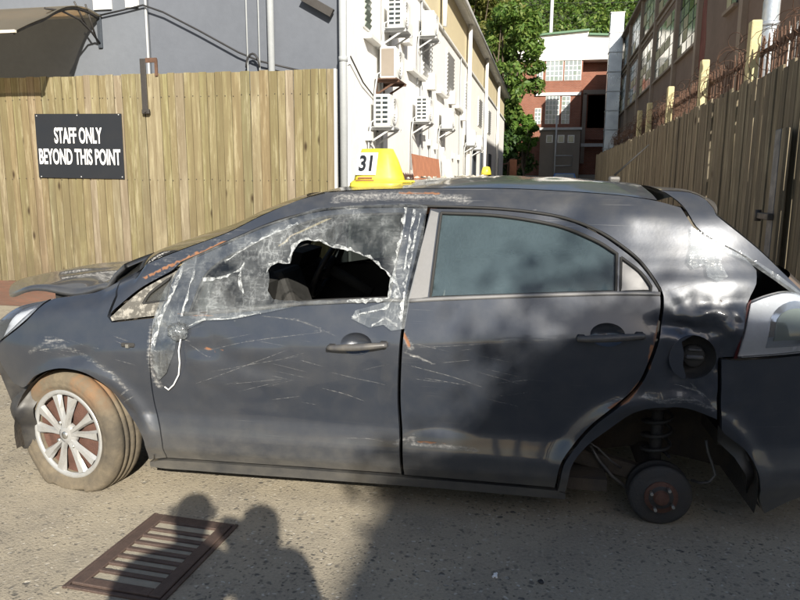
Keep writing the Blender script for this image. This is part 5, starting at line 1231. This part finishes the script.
MB().box((0, 0, 0), (.07, .002, .007)).box((0, 0, -.012), (.09, .002, .004)).build('caption_strip', 'rust_board', dome, (-.034, -.0885, .030), (-sl_, 0, 0))
MB().box((.135, .0, .014), (.06, .05, .012), bevel=.004).build('lug', 'dome_yellow', dome)

# ================================================================== small blue car parked down the alley
pb = onY(565, 172, 40); simple('blue_paint', (0.07, 0.16, 0.36), 0.3, 0.2, var=.15, scale=3)
bc = thing('parked_car', 'small blue car parked far down the alley', 'car', (pb[0], 40, gz(40)))
for nm, sec, mt in (('body', [(-.82, .25), (-.84, .55), (-.80, .85), (-.74, .92), (.74, .92), (.80, .85), (.84, .55), (.82, .25)], 'blue_paint'),):
    MB().prism(sec, 0, 3.8, 'y').build(nm, mt, bc)
v = [(-.72, .55, .92), (.72, .55, .92), (.72, 3.6, .92), (-.72, 3.6, .92), (-.56, 1.0, 1.40), (.56, 1.0, 1.40), (.56, 3.2, 1.42), (-.56, 3.2, 1.42)]
mobj('cabin', pydata('cabin', v, [(0, 1, 5, 4), (1, 2, 6, 5), (2, 3, 7, 6), (3, 0, 4, 7), (4, 5, 6, 7)]), 'blue_paint', bc)
for nm, q in (('rear_screen', [(-.60, .60, .97), (.60, .60, .97), (.50, .96, 1.35), (-.50, .96, 1.35)]),):
    mobj(nm, pydata(nm, [(a, b-.012, c+.008) for a, b, c in q], [(0, 1, 2, 3)]), 'pane_bright', bc)
for sx in (-1, 1):
    MB().box((sx*.66, -.01, .72), (.22, .04, .16), bevel=.02).build('tail_lamp', 'lamp_red', bc)
    for yy in (.7, 3.1): MB().lathe([(.0, -.09), (.2, -.09), (.29, -.07), (.29, .07), (.2, .09), (.0, .09)], 24, Matrix.Translation((sx*.74, yy, .29)) @ Rz(math.pi/2)).build('wheel', 'black_rubber', bc)
MB().box((0, -.03, .42), (1.6, .1, .2), bevel=.03).build('bumper', 'black_plastic', bc)

# small litter on the shaded concrete
p = onZ(495, 577); o = MB().box((0, 0, .004), (.018, .010, .008), bevel=.003).bar((-.012, -.004, .004), (.014, .010, .005), .006, .006).bar((.0, -.012, .004), (.004, .012, .005), .006, .006).build('paper_scrap', 'letter_white', None, (p[0], p[1], .001), (0, 0, .6))
tag(o, 'tiny crumpled white paper scrap on the shaded concrete', 'litter')
p = onZ(541, 583); b_ = bmesh.new(); bmesh.ops.create_icosphere(b_, subdivisions=2, radius=.011)
for q in b_.verts: q.co *= 1+.3*mnoise.noise(q.co*120); q.co.z *= .6
me = bpy.data.meshes.new('pebble'); b_.to_mesh(me); b_.free(); tag(mobj('pebble', me, 'cable_black', None, (p[0], p[1], .005)), 'small black pebble on the shaded concrete', 'pebble')

# ================================================================== behind the camera: whatever throws the long shadows
for nm, c in (('skin_tone', (.30, .18, .12)), ('shirt_cloth', (.16, .19, .26)), ('jeans_cloth', (.05, .07, .12)), ('hair_dark', (.015, .012, .010)), ('shirt_pale', (.34, .33, .30)), ('shoe_black', (.02, .02, .02))): simple(nm, c, .8, var=.2, scale=10)
def person(label, loc, rotz, shirt, raised):
    J = {'pel': (0, 0, .96, .135), 'wst': (0, 0, 1.10, .125), 'chs': (0, .01, 1.30, .150), 'shc': (0, 0, 1.42, .105), 'nk': (0, .01, 1.50, .055), 'hd0': (0, .02, 1.57, .075), 'hd1': (0, .02, 1.65, .092), 'hd2': (0, .01, 1.72, .062)}
    E_ = [('pel', 'wst'), ('wst', 'chs'), ('chs', 'shc'), ('shc', 'nk'), ('nk', 'hd0'), ('hd0', 'hd1'), ('hd1', 'hd2')]
    for s, n in ((-1, 'l'), (1, 'r')):
        J[n+'hp'] = (s*.09, 0, .90, .098); J[n+'kn'] = (s*.11, .02, .50, .062); J[n+'an'] = (s*.12, 0, .09, .045); J[n+'to'] = (s*.13, .15, .04, .036)
        J[n+'sh'] = (s*.19, 0, 1.41, .062)
        if raised: J[n+'el'] = (s*.26, .16, 1.20, .045); J[n+'wr'] = (s*.10, .33, 1.34, .032); J[n+'pa'] = (s*.065, .36, 1.38, .034)
        else: J[n+'el'] = (s*.26, -.02, 1.13, .045); J[n+'wr'] = (s*.25, .10, .90, .032); J[n+'pa'] = (s*.24, .14, .83, .034)
        E_ += [('pel', n+'hp'), (n+'hp', n+'kn'), (n+'kn', n+'an'), (n+'an', n+'to'), ('shc', n+'sh'), (n+'sh', n+'el'), (n+'el', n+'wr'), (n+'wr', n+'pa')]
        pw = J[n+'pa']
        for k in range(5):
            fx_ = pw[0]-s*(.026-.013*k); nm = n+'f%d' % k
            if k == 0: J[nm+'a'] = (pw[0]-s*.038, pw[1]-.005, pw[2]+(.012 if raised else -.02), .010); J[nm+'b'] = (pw[0]-s*.048, pw[1]+.02, pw[2]+(.028 if raised else -.04), .008)
            elif raised: J[nm+'a'] = (fx_, pw[1]+.035, pw[2]+.02, .0095); J[nm+'b'] = (fx_-s*.02, pw[1]+.02, pw[2]+.05, .008)
            else: J[nm+'a'] = (fx_, pw[1]+.015, pw[2]-.055, .0095); J[nm+'b'] = (fx_-s*.005, pw[1]+.035, pw[2]-.09, .008)
            E_ += [(n+'pa', nm+'a'), (nm+'a', nm+'b')]
    ks = list(J); me = bpy.data.meshes.new('person'); me.from_pydata([J[k][:3] for k in ks], [(ks.index(a), ks.index(b)) for a, b in E_], [])
    o = bpy.data.objects.new('person_skeleton', me); COL.objects.link(o); o.modifiers.new('s', 'SKIN'); sv = me.skin_vertices[0].data
    for i, k in enumerate(ks): sv[i].radius = (J[k][3], J[k][3]*(.72 if k in ('pel', 'wst', 'chs') else 1.0))
    sv[0].use_root = True; m2 = o.modifiers.new('u', 'SUBSURF'); m2.levels = 2; m2.render_levels = 2
    dgx = bpy.context.evaluated_depsgraph_get(); bm_ = bpy.data.meshes.new_from_object(o.evaluated_get(dgx)); bpy.data.objects.remove(o)
    for m in ('skin_tone', shirt, 'jeans_cloth', 'hair_dark', 'shoe_black'): bm_.materials.append(MATS[m])
    for pl in bm_.polygons:
        c = pl.center; pl.use_smooth = True; i = 0; d_c = math.hypot(c.x, c.y)
        if c.z < .075: i = 4
        elif c.z < 1.0 and d_c < .22 and abs(c.x) < .22: i = 2
        elif c.z > 1.655 or (c.z > 1.56 and c.y < -.015): i = 3
        elif c.z > 1.47 and d_c < .2: i = 0
        elif raised and c.y > .20: i = 0
        elif (not raised) and abs(c.x) > .19 and c.z < 1.10: i = 0
        else: i = 1
        pl.material_index = i
    t = thing('person', label, 'person', loc, rotz); mobj('body', bm_, None, t)
    for s in (-1, 1):
        MB().lathe([(.0, -.010), (.010, -.007), (.013, 0)], 10, Matrix.Translation((s*.034, .105, 1.64))).build('eye', 'letter_white', t)
        MB().box((s*.092, .015, 1.635), (.016, .035, .055), bevel=.007, seg=2).build('ear', 'skin_tone', t)
    MB().prism([(.095, 1.655), (.132, 1.605), (.098, 1.600)], -.014, .014, 'x').build('nose', 'skin_tone', t)
    MB().box((0, .098, 1.575), (.05, .012, .012), bevel=.004).build('mouth', 'rust_board', t)
    return t
person('person in a blue shirt and jeans holding up a small camera with both hands', (0.02, -0.50, 0), math.radians(12), 'shirt_cloth', True)
person('person in a pale shirt standing with arms down beside the photographer', (0.36, -0.52, 0), math.radians(88), 'shirt_pale', False)
ck = thing('compact_camera', 'small black compact camera held up by the person in blue', 'camera', (0.075, -0.10, 1.375), math.radians(12))
MB().box((-.05, -.02, .02), (.10, .028, .06), bevel=.006, seg=2).build('camera_body', 'shoe_black', ck)
MB().lathe([(.022, .0), (.022, .03), (.018, .034), (.0, .034)], 20, Matrix.Translation((-.055, -.008, .02))).build('lens_barrel', 'pale_grey_metal', ck)
sh = thing('shadow_block', 'steep sided flat topped block added out of view to shade the car', 'building', (8.0, -9.5, 0))  # unseen building added to throw the slanting shadow over the car's rear
e_ = lambda X: 5.56+1.138*(X-4.23)
MB().prism([(1.4-8, 0), (1.4-8, e_(1.4)), (4.9-8, e_(4.9)), (16-8, e_(4.9)), (16-8, 0)], -2.5, 2.5, 'y').build('wall', 'hut_render', sh)
for X in (5.5, 8.5, 11.5):
    wi = MB().box((X-8, 2.52, 2.2), (1.4, .06, 1.1)).build('window', 'white_paint', sh); MB().box((X-8, 2.55, 2.2), (1.26, .03, .96)).build('pane', 'window_dark', wi)
MB().box((3.4-8, 2.52, 1.05), (1.0, .06, 2.1)).build('door', 'blue_steel', sh)

# tree added out of view to break up the block's shadow on the car
tr_ = tree('dapple_tree', 'unseen sparse tree added to dapple the shadow on the car', (3.35, -4.3, 0), 4.5, (0.95, 0.75, 3.85), 24, 44, 0.055, 'leaf_mid', (-.2, .3), 17, .06)
